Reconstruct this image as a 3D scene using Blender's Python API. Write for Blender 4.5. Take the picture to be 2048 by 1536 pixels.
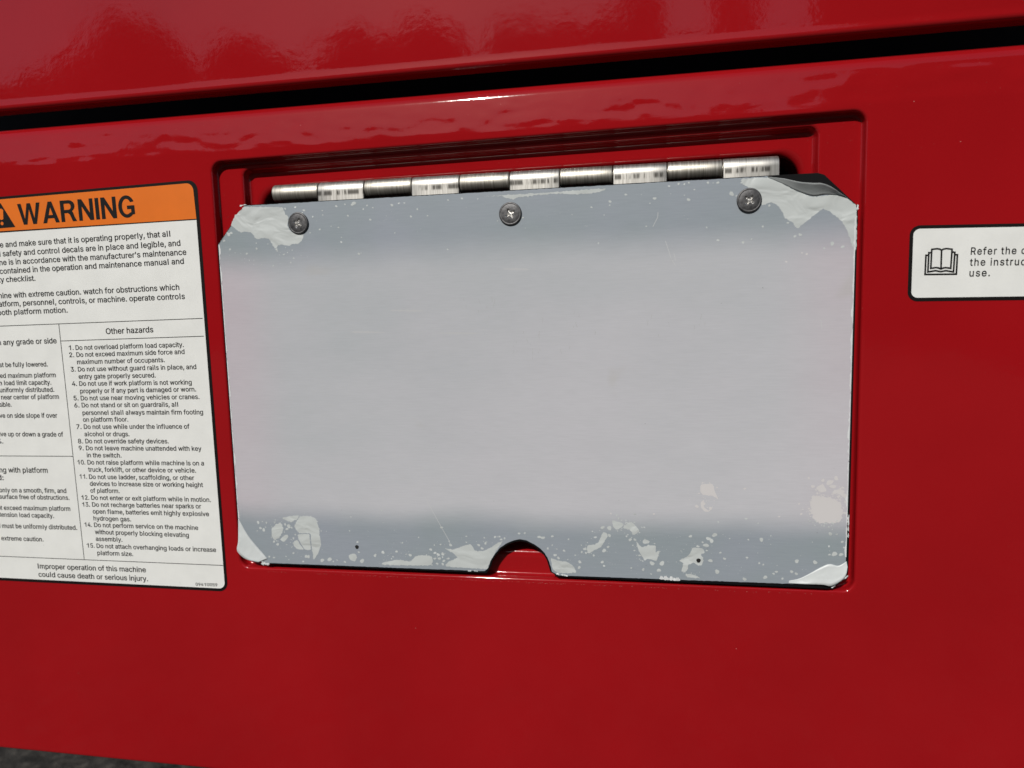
import bpy, bmesh, math, random
from mathutils import Vector, Matrix, noise

S = bpy.context.scene
COL = S.collection
for o in list(bpy.data.objects):
    bpy.data.objects.remove(o)

# ------------------------------------------------------------------ camera
cam_data = bpy.data.cameras.new('camera')
cam = bpy.data.objects.new('camera', cam_data)
COL.objects.link(cam)
cam_data.sensor_width = 36.0
cam_data.lens = 1420.0 / 2048.0 * 36.0
cam_data.clip_start = 0.02
cam_data.clip_end = 400.0
cam.matrix_world = Matrix(((0.98334, 0.00720, 0.18162, 0.0),
                           (0.17960, 0.11523, -0.97697, -0.345),
                           (-0.02796, 0.99331, 0.11202, 0.0),
                           (0, 0, 0, 1)))
cam_data.dof.use_dof = True
cam_data.dof.focus_distance = 0.352
cam_data.dof.aperture_fstop = 9.5
S.camera = cam

# ------------------------------------------------------------------ sky, sun, exposure
SUN = Vector((-0.21, -0.76, 0.61)).normalized()          # direction towards the sun
world = bpy.data.worlds.new('World')
S.world = world
world.use_nodes = True
wn = world.node_tree
sky = wn.nodes.new('ShaderNodeTexSky')
sky.sky_type = 'NISHITA'
sky.sun_disc = False
sky.sun_elevation = math.asin(SUN.z)
sky.sun_rotation = math.atan2(SUN.x, SUN.y)
bg = wn.nodes['Background']
wn.links.new(sky.outputs['Color'], bg.inputs['Color'])
bg.inputs['Strength'].default_value = 0.062
sun_data = bpy.data.lights.new('sun', 'SUN')
sun_data.energy = 3.5
sun_data.angle = math.radians(0.5)
sun_data.color = (1.0, 0.965, 0.91)
sun = bpy.data.objects.new('sun', sun_data)
COL.objects.link(sun)
sun.rotation_euler = SUN.to_track_quat('Z', 'Y').to_euler()
sun.location = SUN * 5
S.view_settings.view_transform = 'Standard'
S.view_settings.look = 'None'
S.view_settings.exposure = 0.0
S.view_settings.gamma = 1.0
S.view_settings.use_curve_mapping = False
S.render.resolution_x = 1024
S.render.resolution_y = 768

# ------------------------------------------------------------------ helpers
MM = 0.001
GROUND = -560.0          # mm below the camera
def V(x, y, z):
    return Vector((x * MM, y * MM, z * MM))

def link(name, bm, mat, parent=None, smooth=False, sharp=None, wn_mod=False):
    me = bpy.data.meshes.new(name)
    bm.normal_update()
    bm.to_mesh(me); bm.free()
    me.materials.append(mat)
    if smooth:
        me.shade_smooth()
        if sharp:
            me.set_sharp_from_angle(angle=math.radians(sharp))
    o = bpy.data.objects.new(name, me)
    COL.objects.link(o)
    if parent: o.parent = parent
    if wn_mod:
        m = o.modifiers.new('weighted_normal', 'WEIGHTED_NORMAL'); m.keep_sharp = True
    return o

def tag(o, label, cat, group=None, kind=None):
    o['label'] = label
    o['category'] = cat
    if group: o['group'] = group
    if kind: o['kind'] = kind
    return o

def empty(name, label, cat):
    o = bpy.data.objects.new(name, None)
    o.empty_display_size = 0.01
    COL.objects.link(o)
    return tag(o, label, cat)

def poly(bm, pts, y):
    """flat polygon (possibly concave) in the panel plane, facing the viewer"""
    vs = [bm.verts.new(V(p[0], y, p[1])) for p in pts]
    es = [bm.edges.new((vs[i], vs[(i + 1) % len(vs)])) for i in range(len(vs))]
    r = bmesh.ops.triangle_fill(bm, use_beauty=True, use_dissolve=False, edges=es, normal=(0, -1, 0))
    for f in r['geom']:
        if isinstance(f, bmesh.types.BMFace):
            f.normal_update()
            if f.normal.y > 0: f.normal_flip()
    return vs

def ring_fill(bm, loops_pts, y):
    es = []
    for pts in loops_pts:
        vs = [bm.verts.new(V(p[0], y, p[1])) for p in pts]
        es += [bm.edges.new((vs[i], vs[(i + 1) % len(vs)])) for i in range(len(vs))]
    r = bmesh.ops.triangle_fill(bm, use_beauty=True, use_dissolve=False, edges=es, normal=(0, -1, 0))
    for f in r['geom']:
        if isinstance(f, bmesh.types.BMFace):
            f.normal_update()
            if f.normal.y > 0: f.normal_flip()

def rrect(x0, z0, x1, z1, r, n=8, ztl=None, zbr=None):
    """rounded rectangle, counter-clockwise seen from the front; ztl/zbr allow a slight skew"""
    ztl = z1 if ztl is None else ztl
    zbr = z0 if zbr is None else zbr
    out = []
    for cx, cz, a0 in ((x1 - r, z1 - r, 0), (x0 + r, ztl - r, 90), (x0 + r, z0 + r, 180), (x1 - r, zbr + r, 270)):
        for k in range(n + 1):
            a = math.radians(a0 + 90.0 * k / n)
            out.append((cx + r * math.cos(a), cz + r * math.sin(a)))
    return out

def loft(bm, loops, closed=True, flip=False):
    """loops: lists of (x, y, z) mm"""
    rows = [[bm.verts.new(V(*p)) for p in L] for L in loops]
    n = len(rows[0])
    for a, b in zip(rows, rows[1:]):
        for i in range(n if closed else n - 1):
            j = (i + 1) % n
            q = (a[i], a[j], b[j], b[i])
            try: bm.faces.new(q[::-1] if flip else q)
            except ValueError: pass
    return rows

def ribbon(bm, pts, w, y, closed=False):
    """flat stroke of width w along a polyline, mitred"""
    n = len(pts)
    if closed: pts = pts[:-1] if pts[0] == pts[-1] else pts; n = len(pts)
    L, R = [], []
    for i in range(n):
        p = Vector(pts[i])
        a = Vector(pts[(i - 1) % n]) if (closed or i > 0) else None
        b = Vector(pts[(i + 1) % n]) if (closed or i < n - 1) else None
        d1 = (p - a).normalized() if a is not None else None
        d2 = (b - p).normalized() if b is not None else None
        if d1 is None: d1 = d2
        if d2 is None: d2 = d1
        n1 = Vector((-d1.y, d1.x)); n2 = Vector((-d2.y, d2.x))
        m = (n1 + n2).normalized(); k = 1.0 / max(0.45, m.dot(n1))
        L.append(p + m * w / 2 * k); R.append(p - m * w / 2 * k)
    vl = [bm.verts.new(V(p.x, y, p.y)) for p in L]; vr = [bm.verts.new(V(p.x, y, p.y)) for p in R]
    for i in range(n if closed else n - 1):
        j = (i + 1) % n
        f = bm.faces.new((vl[i], vr[i], vr[j], vl[j])); f.normal_update()
        if f.normal.y > 0: f.normal_flip()

def box(bm, x0, x1, y0, y1, z0, z1):
    r = bmesh.ops.create_cube(bm, size=1.0)
    for v in r['verts']:
        v.co = V(x0 + (v.co.x + .5) * (x1 - x0), y0 + (v.co.y + .5) * (y1 - y0), z0 + (v.co.z + .5) * (z1 - z0))

# ------------------------------------------------------------------ materials
def mat(name, color, rough=0.5, metal=0.0, **kw):
    m = bpy.data.materials.new(name); m.use_nodes = True
    b = m.node_tree.nodes['Principled BSDF']
    b.inputs['Base Color'].default_value = (*color, 1)
    b.inputs['Roughness'].default_value = rough
    b.inputs['Metallic'].default_value = metal
    for k, v in kw.items():
        b.inputs[k].default_value = v
    return m

def N(m, t, **kw):
    n = m.node_tree.nodes.new(t)
    for k, v in kw.items():
        if k in n.inputs: n.inputs[k].default_value = v
        else: setattr(n, k, v)
    return n
def K(m, a, b): m.node_tree.links.new(a, b)
def bsdf(m): return m.node_tree.nodes['Principled BSDF']
def coords(m, scale=(1, 1, 1)):
    t = N(m, 'ShaderNodeTexCoord'); p = N(m, 'ShaderNodeMapping')
    p.inputs['Scale'].default_value = scale
    K(m, t.outputs['Object'], p.inputs['Vector'])
    return p.outputs['Vector']
def ramp(m, fac, stops):
    r = N(m, 'ShaderNodeValToRGB')
    e = r.color_ramp.elements
    while len(e) < len(stops): e.new(0.5)
    for el, (p, c) in zip(e, stops):
        el.position = p; el.color = (*c, 1) if len(c) == 3 else c
    K(m, fac, r.inputs['Fac'])
    return r.outputs['Color']
def noise_tex(m, vec, scale, detail=3.0, rough=0.5, dist=0.0):
    n = N(m, 'ShaderNodeTexNoise')
    n.inputs['Scale'].default_value = scale; n.inputs['Detail'].default_value = detail
    n.inputs['Roughness'].default_value = rough; n.inputs['Distortion'].default_value = dist
    K(m, vec, n.inputs['Vector'])
    return n.outputs['Fac']
def mix(m, fac, a, b):
    x = N(m, 'ShaderNodeMix'); x.data_type = 'RGBA'
    if hasattr(fac, 'is_output'): K(m, fac, x.inputs[0])
    else: x.inputs[0].default_value = fac
    for s, c in ((6, a), (7, b)):
        if hasattr(c, 'is_output'): K(m, c, x.inputs[s])
        else: x.inputs[s].default_value = (*c, 1)
    return x.outputs[2]
def math_n(m, op, a, b=None):
    x = N(m, 'ShaderNodeMath'); x.operation = op
    for i, c in enumerate((a, b)):
        if c is None: continue
        if hasattr(c, 'is_output'): K(m, c, x.inputs[i])
        else: x.inputs[i].default_value = c
    return x.outputs[0]
def sstep(m, v, lo, hi):
    x = N(m, 'ShaderNodeMapRange'); x.interpolation_type = 'SMOOTHSTEP'
    K(m, v, x.inputs['Value'])
    x.inputs['From Min'].default_value = lo; x.inputs['From Max'].default_value = hi
    return x.outputs['Result']
def bump(m, h, dist, strength=1.0, normal=None):
    b = N(m, 'ShaderNodeBump'); b.inputs['Strength'].default_value = strength
    b.inputs['Distance'].default_value = dist
    K(m, h, b.inputs['Height'])
    if normal is not None: K(m, normal, b.inputs['Normal'])
    return b.outputs['Normal']

# glossy red enamel with orange peel and a little dust
RED = mat('red_enamel', (0.30, 0.006, 0.012), 0.08)
v = coords(RED)
peel = noise_tex(RED, v, 300.0, 2.0, 0.5)
wave = noise_tex(RED, v, 34.0, 1.0, 0.4)
mid = noise_tex(RED, v, 105.0, 2.0, 0.5, 0.4)
nb = bump(RED, wave, 0.00010, 1.0)
nb = bump(RED, mid, 0.000034, 1.0, nb)
nb = bump(RED, peel, 0.000019, 1.0, nb)
K(RED, nb, bsdf(RED).inputs['Normal'])
tone = noise_tex(RED, v, 9.0, 3.0, 0.55)
base = ramp(RED, tone, [(0.3, (0.275, 0.0052, 0.0075)), (0.7, (0.315, 0.0062, 0.0090))])
grit = noise_tex(RED, v, 1500.0, 1.0, 0.5)
gm = sstep(RED, grit, 0.76, 0.82)
base = mix(RED, math_n(RED, 'MULTIPLY', gm, 0.35), base, (0.42, 0.12, 0.10))
K(RED, base, bsdf(RED).inputs['Base Color'])
haze_n = noise_tex(RED, v, 14.0, 5.0, 0.6)
rr = N(RED, 'ShaderNodeMapRange'); K(RED, haze_n, rr.inputs['Value'])
rr.inputs['From Min'].default_value = 0.35; rr.inputs['From Max'].default_value = 0.75
rr.inputs['To Min'].default_value = 0.04; rr.inputs['To Max'].default_value = 0.09
K(RED, rr.outputs['Result'], bsdf(RED).inputs['Roughness'])

CHIP_AND_GLINT = mat('chipped_paint_and_glints', (0.55, 0.22, 0.20), 0.35)  # colours the paint nicks and the glints painted along the lower rim
BLACK = mat('black_body', (0.006, 0.006, 0.006), 0.8)
PLATE = mat('black_plate', (0.004, 0.004, 0.0045), 0.6, **{'Specular IOR Level': 0.12})
INK = mat('black_ink', (0.010, 0.010, 0.010), 0.5, **{'Specular IOR Level': 0.15})
BORDER = mat('black_border_ink', (0.008, 0.007, 0.0065), 0.45, **{'Specular IOR Level': 0.15})

def vinyl(name, col):
    m = mat(name, col, 0.38)
    v = coords(m)
    n = noise_tex(m, v, 60.0, 4.0, 0.6)
    c2 = tuple(c * 0.94 for c in col)
    base = ramp(m, n, [(0.35, c2), (0.65, col)])
    dirt = sstep(m, noise_tex(m, v, 420.0, 2.0, 0.6), 0.70, 0.80)
    base = mix(m, math_n(m, 'MULTIPLY', dirt, 0.22), base, (0.25, 0.24, 0.22))
    K(m, base, bsdf(m).inputs['Base Color'])
    K(m, bump(m, noise_tex(m, v, 30.0, 2.0), 0.00008, 1.0), bsdf(m).inputs['Normal'])
    return m
WHITE = vinyl('white_vinyl', (0.772, 0.780, 0.750))
ORANGE = vinyl('orange_vinyl', (0.73, 0.160, 0.010))

# protective film: blue-grey along the hinge and the lower edge, milky in the zone between them
FILM = mat('protective_film', (0.4, 0.4, 0.4), 0.36)
t = N(FILM, 'ShaderNodeTexCoord'); sx = N(FILM, 'ShaderNodeSeparateXYZ')
K(FILM, t.outputs['Object'], sx.inputs[0])
v = coords(FILM)
vh = coords(FILM, (1.0, 1.0, 14.0))
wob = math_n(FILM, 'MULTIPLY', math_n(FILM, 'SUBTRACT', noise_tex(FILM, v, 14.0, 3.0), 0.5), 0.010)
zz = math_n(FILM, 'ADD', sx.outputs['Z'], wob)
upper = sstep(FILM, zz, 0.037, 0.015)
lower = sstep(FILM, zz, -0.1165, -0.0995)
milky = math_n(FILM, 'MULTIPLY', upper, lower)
band_tone = ramp(FILM, noise_tex(FILM, v, 22.0, 2.0), [(0.3, (0.268, 0.310, 0.330)), (0.7, (0.292, 0.320, 0.364))])
pinkn = noise_tex(FILM, v, 11.0, 2.0)
mid_tone = ramp(FILM, pinkn, [(0.32, (0.418, 0.440, 0.460)), (0.70, (0.455, 0.460, 0.487))])
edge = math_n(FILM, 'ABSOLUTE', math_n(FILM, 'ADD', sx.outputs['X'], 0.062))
mid_tone = mix(FILM, math_n(FILM, 'MULTIPLY', sstep(FILM, edge, 0.118, 0.150), 0.8), mid_tone, (0.480, 0.425, 0.460))
# the milky zone gets paler towards the lower right
paler = math_n(FILM, 'ADD', math_n(FILM, 'MULTIPLY', sstep(FILM, sx.outputs['Z'], 0.02, -0.10), 0.6), math_n(FILM, 'MULTIPLY', sstep(FILM, sx.outputs['X'], -0.18, 0.09), 0.4))
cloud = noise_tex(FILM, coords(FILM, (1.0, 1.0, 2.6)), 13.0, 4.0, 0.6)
paler = math_n(FILM, 'MULTIPLY', math_n(FILM, 'ADD', paler, math_n(FILM, 'MULTIPLY', math_n(FILM, 'SUBTRACT', cloud, 0.5), 1.1)), 0.75)
mid_tone = mix(FILM, paler, mid_tone, (0.538, 0.532, 0.560))
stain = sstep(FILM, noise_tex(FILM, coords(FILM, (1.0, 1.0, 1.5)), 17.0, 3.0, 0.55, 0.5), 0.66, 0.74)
mid_tone = mix(FILM, math_n(FILM, 'MULTIPLY', stain, 0.35), mid_tone, (0.43, 0.415, 0.39))
col = mix(FILM, milky, band_tone, mid_tone)
speck = sstep(FILM, noise_tex(FILM, v, 620.0, 1.0, 0.4), 0.805, 0.83)
col = mix(FILM, math_n(FILM, 'MULTIPLY', speck, 0.5), col, (0.10, 0.10, 0.10))
pale = sstep(FILM, noise_tex(FILM, coords(FILM, (1.0, 1.0, 3.5)), 210.0, 3.0, 0.6, 1.5), 0.70, 0.78)
col = mix(FILM, math_n(FILM, 'MULTIPLY', pale, 0.28), col, (0.60, 0.60, 0.60))
brush = noise_tex(FILM, vh, 120.0, 3.0, 0.6)
bm_ = N(FILM, 'ShaderNodeMapRange'); K(FILM, brush, bm_.inputs['Value'])
bm_.inputs['From Min'].default_value = 0.3; bm_.inputs['From Max'].default_value = 0.7
bm_.inputs['To Min'].default_value = 0.965; bm_.inputs['To Max'].default_value = 1.03
vm = N(FILM, 'ShaderNodeVectorMath'); vm.operation = 'SCALE'
K(FILM, col, vm.inputs[0]); K(FILM, bm_.outputs['Result'], vm.inputs['Scale'])
K(FILM, vm.outputs[0], bsdf(FILM).inputs['Base Color'])
nb = bump(FILM, noise_tex(FILM, v, 25.0, 3.0), 0.00025, 1.0)
K(FILM, nb, bsdf(FILM).inputs['Normal'])

POCKET = mat('lifted_film', (0.505, 0.535, 0.525), 0.4)
v = coords(POCKET)
K(POCKET, bump(POCKET, noise_tex(POCKET, coords(POCKET, (1.0, 1.0, 1.6)), 70.0, 2.0, 0.4, 0.8), 0.0012, 1.0), bsdf(POCKET).inputs['Normal'])
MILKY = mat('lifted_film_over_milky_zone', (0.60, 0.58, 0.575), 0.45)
CURL = mat('curled_film', (0.52, 0.55, 0.55), 0.3)
K(CURL, bump(CURL, noise_tex(CURL, coords(CURL), 90.0, 2.0, 0.4, 0.6), 0.0008, 1.0), bsdf(CURL).inputs['Normal'])
# thin film lets some light through
tr = N(CURL, 'ShaderNodeBsdfTranslucent'); tr.inputs['Color'].default_value = (0.62, 0.64, 0.64, 1)
ms = N(CURL, 'ShaderNodeMixShader'); ms.inputs[0].default_value = 0.4
out_n = CURL.node_tree.nodes['Material Output']
K(CURL, bsdf(CURL).outputs[0], ms.inputs[1]); K(CURL, tr.outputs[0], ms.inputs[2]); K(CURL, ms.outputs[0], out_n.inputs['Surface'])
TORN = mat('torn_film_edge', (0.66, 0.68, 0.68), 0.35)
LIFTED = mat('lifted_corner_film', (0.57, 0.60, 0.595), 0.42)
K(LIFTED, bump(LIFTED, noise_tex(LIFTED, coords(LIFTED), 110.0, 2.0, 0.4, 0.6), 0.0008, 1.0), bsdf(LIFTED).inputs['Normal'])
SMEAR = mat('rubbed_film', (0.472, 0.478, 0.488), 0.4)
SCUFF = mat('scuffed_film', (0.36, 0.36, 0.35), 0.4)
SCRATCH = mat('scratched_film', (0.52, 0.53, 0.53), 0.4)

# brushed stainless steel, worn in stripes round the barrel; the leaf knuckles carry a blotchy dark band
def steel(name, band):
    m = mat(name, (0.62, 0.60, 0.55), 0.3, 1.0)
    t = N(m, 'ShaderNodeTexCoord'); s = N(m, 'ShaderNodeSeparateXYZ'); K(m, t.outputs['Object'], s.inputs[0])
    st = noise_tex(m, coords(m, (1.0, 0.03, 0.03)), 1100.0, 3.0, 0.7)
    st2 = noise_tex(m, coords(m, (1.0, 0.30, 0.30)), 420.0, 3.0, 0.65)
    big = noise_tex(m, coords(m), 60.0, 2.0, 0.5)
    if band:
        c = ramp(m, st, [(0.30, (0.40, 0.385, 0.35)), (0.50, (0.52, 0.505, 0.47)), (0.70, (0.62, 0.605, 0.57))])
    else:
        c = ramp(m, st, [(0.28, (0.30, 0.28, 0.235)), (0.50, (0.50, 0.475, 0.415)), (0.72, (0.68, 0.66, 0.61))])
    rub = sstep(m, st2, 0.60, 0.70)
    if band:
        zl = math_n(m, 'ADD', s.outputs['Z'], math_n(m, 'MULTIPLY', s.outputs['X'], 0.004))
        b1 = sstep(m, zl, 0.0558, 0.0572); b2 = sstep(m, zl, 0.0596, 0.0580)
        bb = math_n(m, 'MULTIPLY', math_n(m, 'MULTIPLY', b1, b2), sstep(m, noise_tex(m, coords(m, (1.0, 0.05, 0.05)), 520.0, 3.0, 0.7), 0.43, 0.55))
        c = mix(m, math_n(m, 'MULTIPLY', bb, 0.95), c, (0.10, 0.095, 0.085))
    else:
        c = mix(m, math_n(m, 'MULTIPLY', rub, 0.45), c, (0.16, 0.15, 0.13))
    K(m, c, bsdf(m).inputs['Base Color'])
    r = N(m, 'ShaderNodeMapRange'); K(m, math_n(m, 'ADD', math_n(m, 'MULTIPLY', st, 0.6), math_n(m, 'MULTIPLY', big, 0.4)), r.inputs['Value'])
    r.inputs['From Min'].default_value = 0.3; r.inputs['From Max'].default_value = 0.7
    r.inputs['To Min'].default_value = 0.40; r.inputs['To Max'].default_value = 0.60
    K(m, r.outputs['Result'], bsdf(m).inputs['Roughness'])
    K(m, bump(m, st, 0.00002, 1.0), bsdf(m).inputs['Normal'])
    return m
STEEL = steel('brushed_steel', False)
STEEL_LEAF = steel('dark_banded_steel', True)

ZINC = mat('black_zinc', (0.10, 0.10, 0.105), 0.52, 1.0)
v = coords(ZINC)
zn = noise_tex(ZINC, v, 700.0, 4.0, 0.6)
K(ZINC, ramp(ZINC, zn, [(0.3, (0.075, 0.074, 0.076)), (0.7, (0.165, 0.163, 0.165))]), bsdf(ZINC).inputs['Base Color'])
K(ZINC, bump(ZINC, zn, 0.00005, 1.0), bsdf(ZINC).inputs['Normal'])
WORN = mat('worn_bright_steel', (0.50, 0.49, 0.47), 0.36, 1.0)
v = coords(WORN)
K(WORN, bump(WORN, noise_tex(WORN, v, 900.0, 3.0, 0.6), 0.0003, 1.0), bsdf(WORN).inputs['Normal'])

ASPH = mat('dark_gritty_asphalt', (0.06, 0.055, 0.05), 0.95, **{'Specular IOR Level': 0.08})
v = coords(ASPH)
n1 = noise_tex(ASPH, v, 42.0, 6.0, 0.7)
vo = N(ASPH, 'ShaderNodeTexVoronoi'); vo.inputs['Scale'].default_value = 75.0; K(ASPH, v, vo.inputs['Vector'])
c = mix(ASPH, 0.5, ramp(ASPH, n1, [(0.38, (0.004, 0.0036, 0.0033)), (0.62, (0.15, 0.135, 0.118))]), (0.022, 0.020, 0.0175))
c = mix(ASPH, math_n(ASPH, 'MULTIPLY', sstep(ASPH, vo.outputs['Distance'], 0.35, 0.75), 0.7), c, (0.03, 0.028, 0.026))
K(ASPH, c, bsdf(ASPH).inputs['Base Color'])
K(ASPH, bump(ASPH, n1, 0.006, 1.0), bsdf(ASPH).inputs['Normal'])
LEAF = mat('dark_leaves', (0.045, 0.065, 0.025), 0.6)

T_DATA = {'heading': [('WARNING', -338.59, 50.9, -265.98, 51.84)], 'para': [('ne and make sure that it is operating properly, that all', -354.96, 39.24, -246.26, 40.69), ('d safety and control decals are in place and legible, and', -355.1, 34.33, -240.71, 35.61), ("ne is in accordance with the manufacturer's maintenance", -354.08, 29.57, -237.64, 30.76), ('contained in the operation and maintenance manual and', -354.53, 24.78, -239.51, 26.09), ('ty checklist.', -355.94, 20.08, -331.85, 20.24), ('hine with extreme caution. watch for obstructions which', -356.75, 11.18, -243.44, 12.51), ('atform, personnel, controls, or machine. operate controls', -357.35, 6.55, -240.56, 7.56), ('ooth platform motion.', -358.78, 1.78, -313.31, 2.16)], 'other': [('Other hazards', -290.43, -10.22, -261.14, -9.79)], 'sub': [('n any grade or side', -360.78, -15.14, -322.22, -14.7), ('ng with platform', -369.23, -89.17, -336.65, -88.88), ('d:', -370.99, -93.71, -367.01, -93.71)], 'list': [('1.', -314.86, -18.58, -311.84, -18.56), ('Do not overload platform load capacity.', -310.51, -18.65, -243.57, -18.04), ('2.', -314.99, -22.59, -311.89, -22.56), ('Do not exceed maximum side force and', -310.39, -22.59, -243.39, -21.86), ('maximum number of occupants.', -310.44, -26.6, -255.74, -26.13), ('3.', -314.95, -30.72, -311.84, -30.68), ('Do not use without guard rails in place, and', -310.34, -30.7, -237.06, -30.12), ('entry gate properly secured.', -310.32, -34.8, -262.03, -34.46), ('4.', -315.05, -38.74, -311.87, -38.76), ('Do not use if work platform is not working', -310.36, -38.77, -240.53, -38.5), ('properly or if any part is damaged or worn.', -310.26, -42.96, -238.26, -42.3), ('5.', -314.93, -46.94, -311.82, -46.95), ('Do not use near moving vehicles or cranes.', -310.3, -46.96, -236.61, -46.44), ('6.', -314.9, -51.02, -311.7, -50.95), ('Do not stand or sit on guardrails, all', -310.11, -50.96, -249.84, -50.62), ('personnel shall always maintain firm footing', -310.1, -55.25, -235.09, -54.86), ('on platform floor.', -310.2, -59.13, -281.45, -58.92), ('7.', -314.9, -63.24, -311.69, -63.23), ('Do not use while under the influence of', -310.09, -63.22, -244.0, -62.8), ('alcohol or drugs.', -310.15, -67.4, -281.5, -67.22), ('8.', -314.77, -71.56, -311.56, -71.53), ('Do not override safety devices.', -310.03, -71.45, -257.38, -71.09), ('9.', -314.72, -75.48, -311.59, -75.45), ('Do not leave machine unattended with key', -310.06, -75.43, -237.78, -75.06), ('in the switch.', -309.95, -79.5, -287.8, -79.38), ('10.', -316.51, -83.66, -311.52, -83.66), ('Do not raise platform while machine is on a', -309.99, -83.64, -236.97, -83.2), ('truck, forklift, or other device or vehicle.', -309.96, -87.8, -242.14, -87.3), ('11.', -315.97, -91.92, -311.21, -91.91), ('Do not use ladder, scaffolding, or other', -309.86, -92.03, -243.63, -91.5), ('devices to increase size or working height', -309.8, -95.99, -238.53, -95.38), ('of platform.', -309.84, -100.03, -291.06, -99.85), ('12.', -316.19, -104.22, -311.17, -104.18), ('Do not enter or exit platform while in motion.', -309.72, -104.14, -234.48, -103.68), ('13.', -316.15, -108.29, -311.13, -108.24), ('Do not recharge batteries near sparks or', -309.59, -108.2, -240.69, -107.54), ('open flame, batteries emit highly explosive', -309.61, -112.19, -236.29, -111.79), ('hydrogen gas.', -309.57, -116.26, -285.35, -116.15), ('14.', -315.98, -120.12, -311.12, -120.19), ('Do not perform service on the machine', -309.58, -120.15, -243.64, -119.85), ('without properly blocking elevating', -309.53, -124.24, -249.75, -124.24), ('assembly.', -309.4, -128.34, -292.12, -128.26), ('15.', -315.78, -132.45, -310.66, -132.49), ('Do not attach overhanging loads or increase', -309.28, -132.52, -233.67, -132.15), ('platform size.', -309.24, -136.71, -286.02, -136.49)], 'foot': [('Improper operation of this machine', -350.11, -146.45, -278.75, -145.75), ('could cause death or serious injury.', -350.2, -151.43, -277.91, -150.98)], 'code': [('09410059', -247.96, -152.24, -234.54, -152.05)], 'left': [('st be fully lowered.', -361.38, -27.67, -329.49, -27.62), ('ed maximum platform', -361.84, -33.86, -324.97, -33.76), ('n load limit capacity.', -362.71, -38.06, -328.44, -37.95), ('uniformly distributed.', -363.06, -42.13, -326.97, -42.04), ('near center of platform', -362.59, -46.29, -324.37, -46.07), ('sible.', -364.3, -50.53, -356.21, -50.47), ('ve on side slope if over', -365.12, -56.95, -326.66, -56.82), ('ive up or down a grade of', -366.5, -67.75, -324.02, -67.7), ('%.', -368.89, -72.0, -364.51, -71.96), ('only on a smooth, firm, and', -370.74, -101.03, -325.7, -100.52), ('surface free of obstructions.', -371.25, -104.98, -324.12, -104.56), ('ot exceed maximum platform', -373.29, -111.66, -324.27, -111.06), ('tension load capacity.', -372.62, -115.76, -335.63, -115.55), ('d must be uniformly distributed.', -374.86, -122.57, -321.02, -122.18), ('extreme caution.', -373.17, -130.12, -344.37, -129.9)], 'refer': [('Refer the o', 140.77, 15.75, 162.48, 15.22), ('the instruc', 140.54, 11.02, 162.53, 10.43), ('use.', 140.6, 6.34, 148.77, 6.21)]}
RULES_DATA = [(-358.41, -4.38, -231.07, -3.02), (-319.45, -13.5, -231.14, -12.53), (-319.72, -4.06, -318.34, -139.49), (-367.98, -79.39, -319.23, -79.05), (-375.71, -139.98, -229.75, -139.75), (-351.79, 47.53, -230.99, 48.79)]
TRI_DATA = [(-348.58, 63.21), (-341.43, 49.96), (-359.62, 49.72)]
EXC_DATA = [(-348.44, 61.19), (-349.63, 51.83)]
DEC_DATA = [(-349.37, 66.47), (-232.14, 68.66), (-229.87, 65.88), (-228.99, -151.01), (-231.69, -154.36), (-377.55, -154.38)]
DEC2_DATA = [(116.03, 25.92), (119.37, 29.17), (161.19, 28.09), (116.01, -0.13), (118.28, -2.57), (162.68, -3.43)]
BOOK_DATA = [[(125.15, 18.67), (127.25, 18.86), (128.31, 18.68), (129.11, 18.16), (129.88, 18.61), (131.06, 18.76), (133.3, 18.39), (133.08, 10.13), (131.1, 10.54), (130.05, 10.41), (129.15, 9.99), (128.21, 10.48), (127.14, 10.69), (125.04, 10.42), (125.15, 18.67)], [(129.11, 18.16), (129.15, 9.99)], [(125.12, 17.25), (124.01, 17.29), (123.9, 8.89), (126.93, 9.36), (129.06, 8.85), (131.15, 9.2), (134.22, 8.58), (134.45, 17.02), (133.34, 17.2)], [(123.94, 16.16), (122.88, 16.2), (122.79, 7.84), (135.41, 7.55), (135.5, 15.93), (134.43, 15.97)]]
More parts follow.
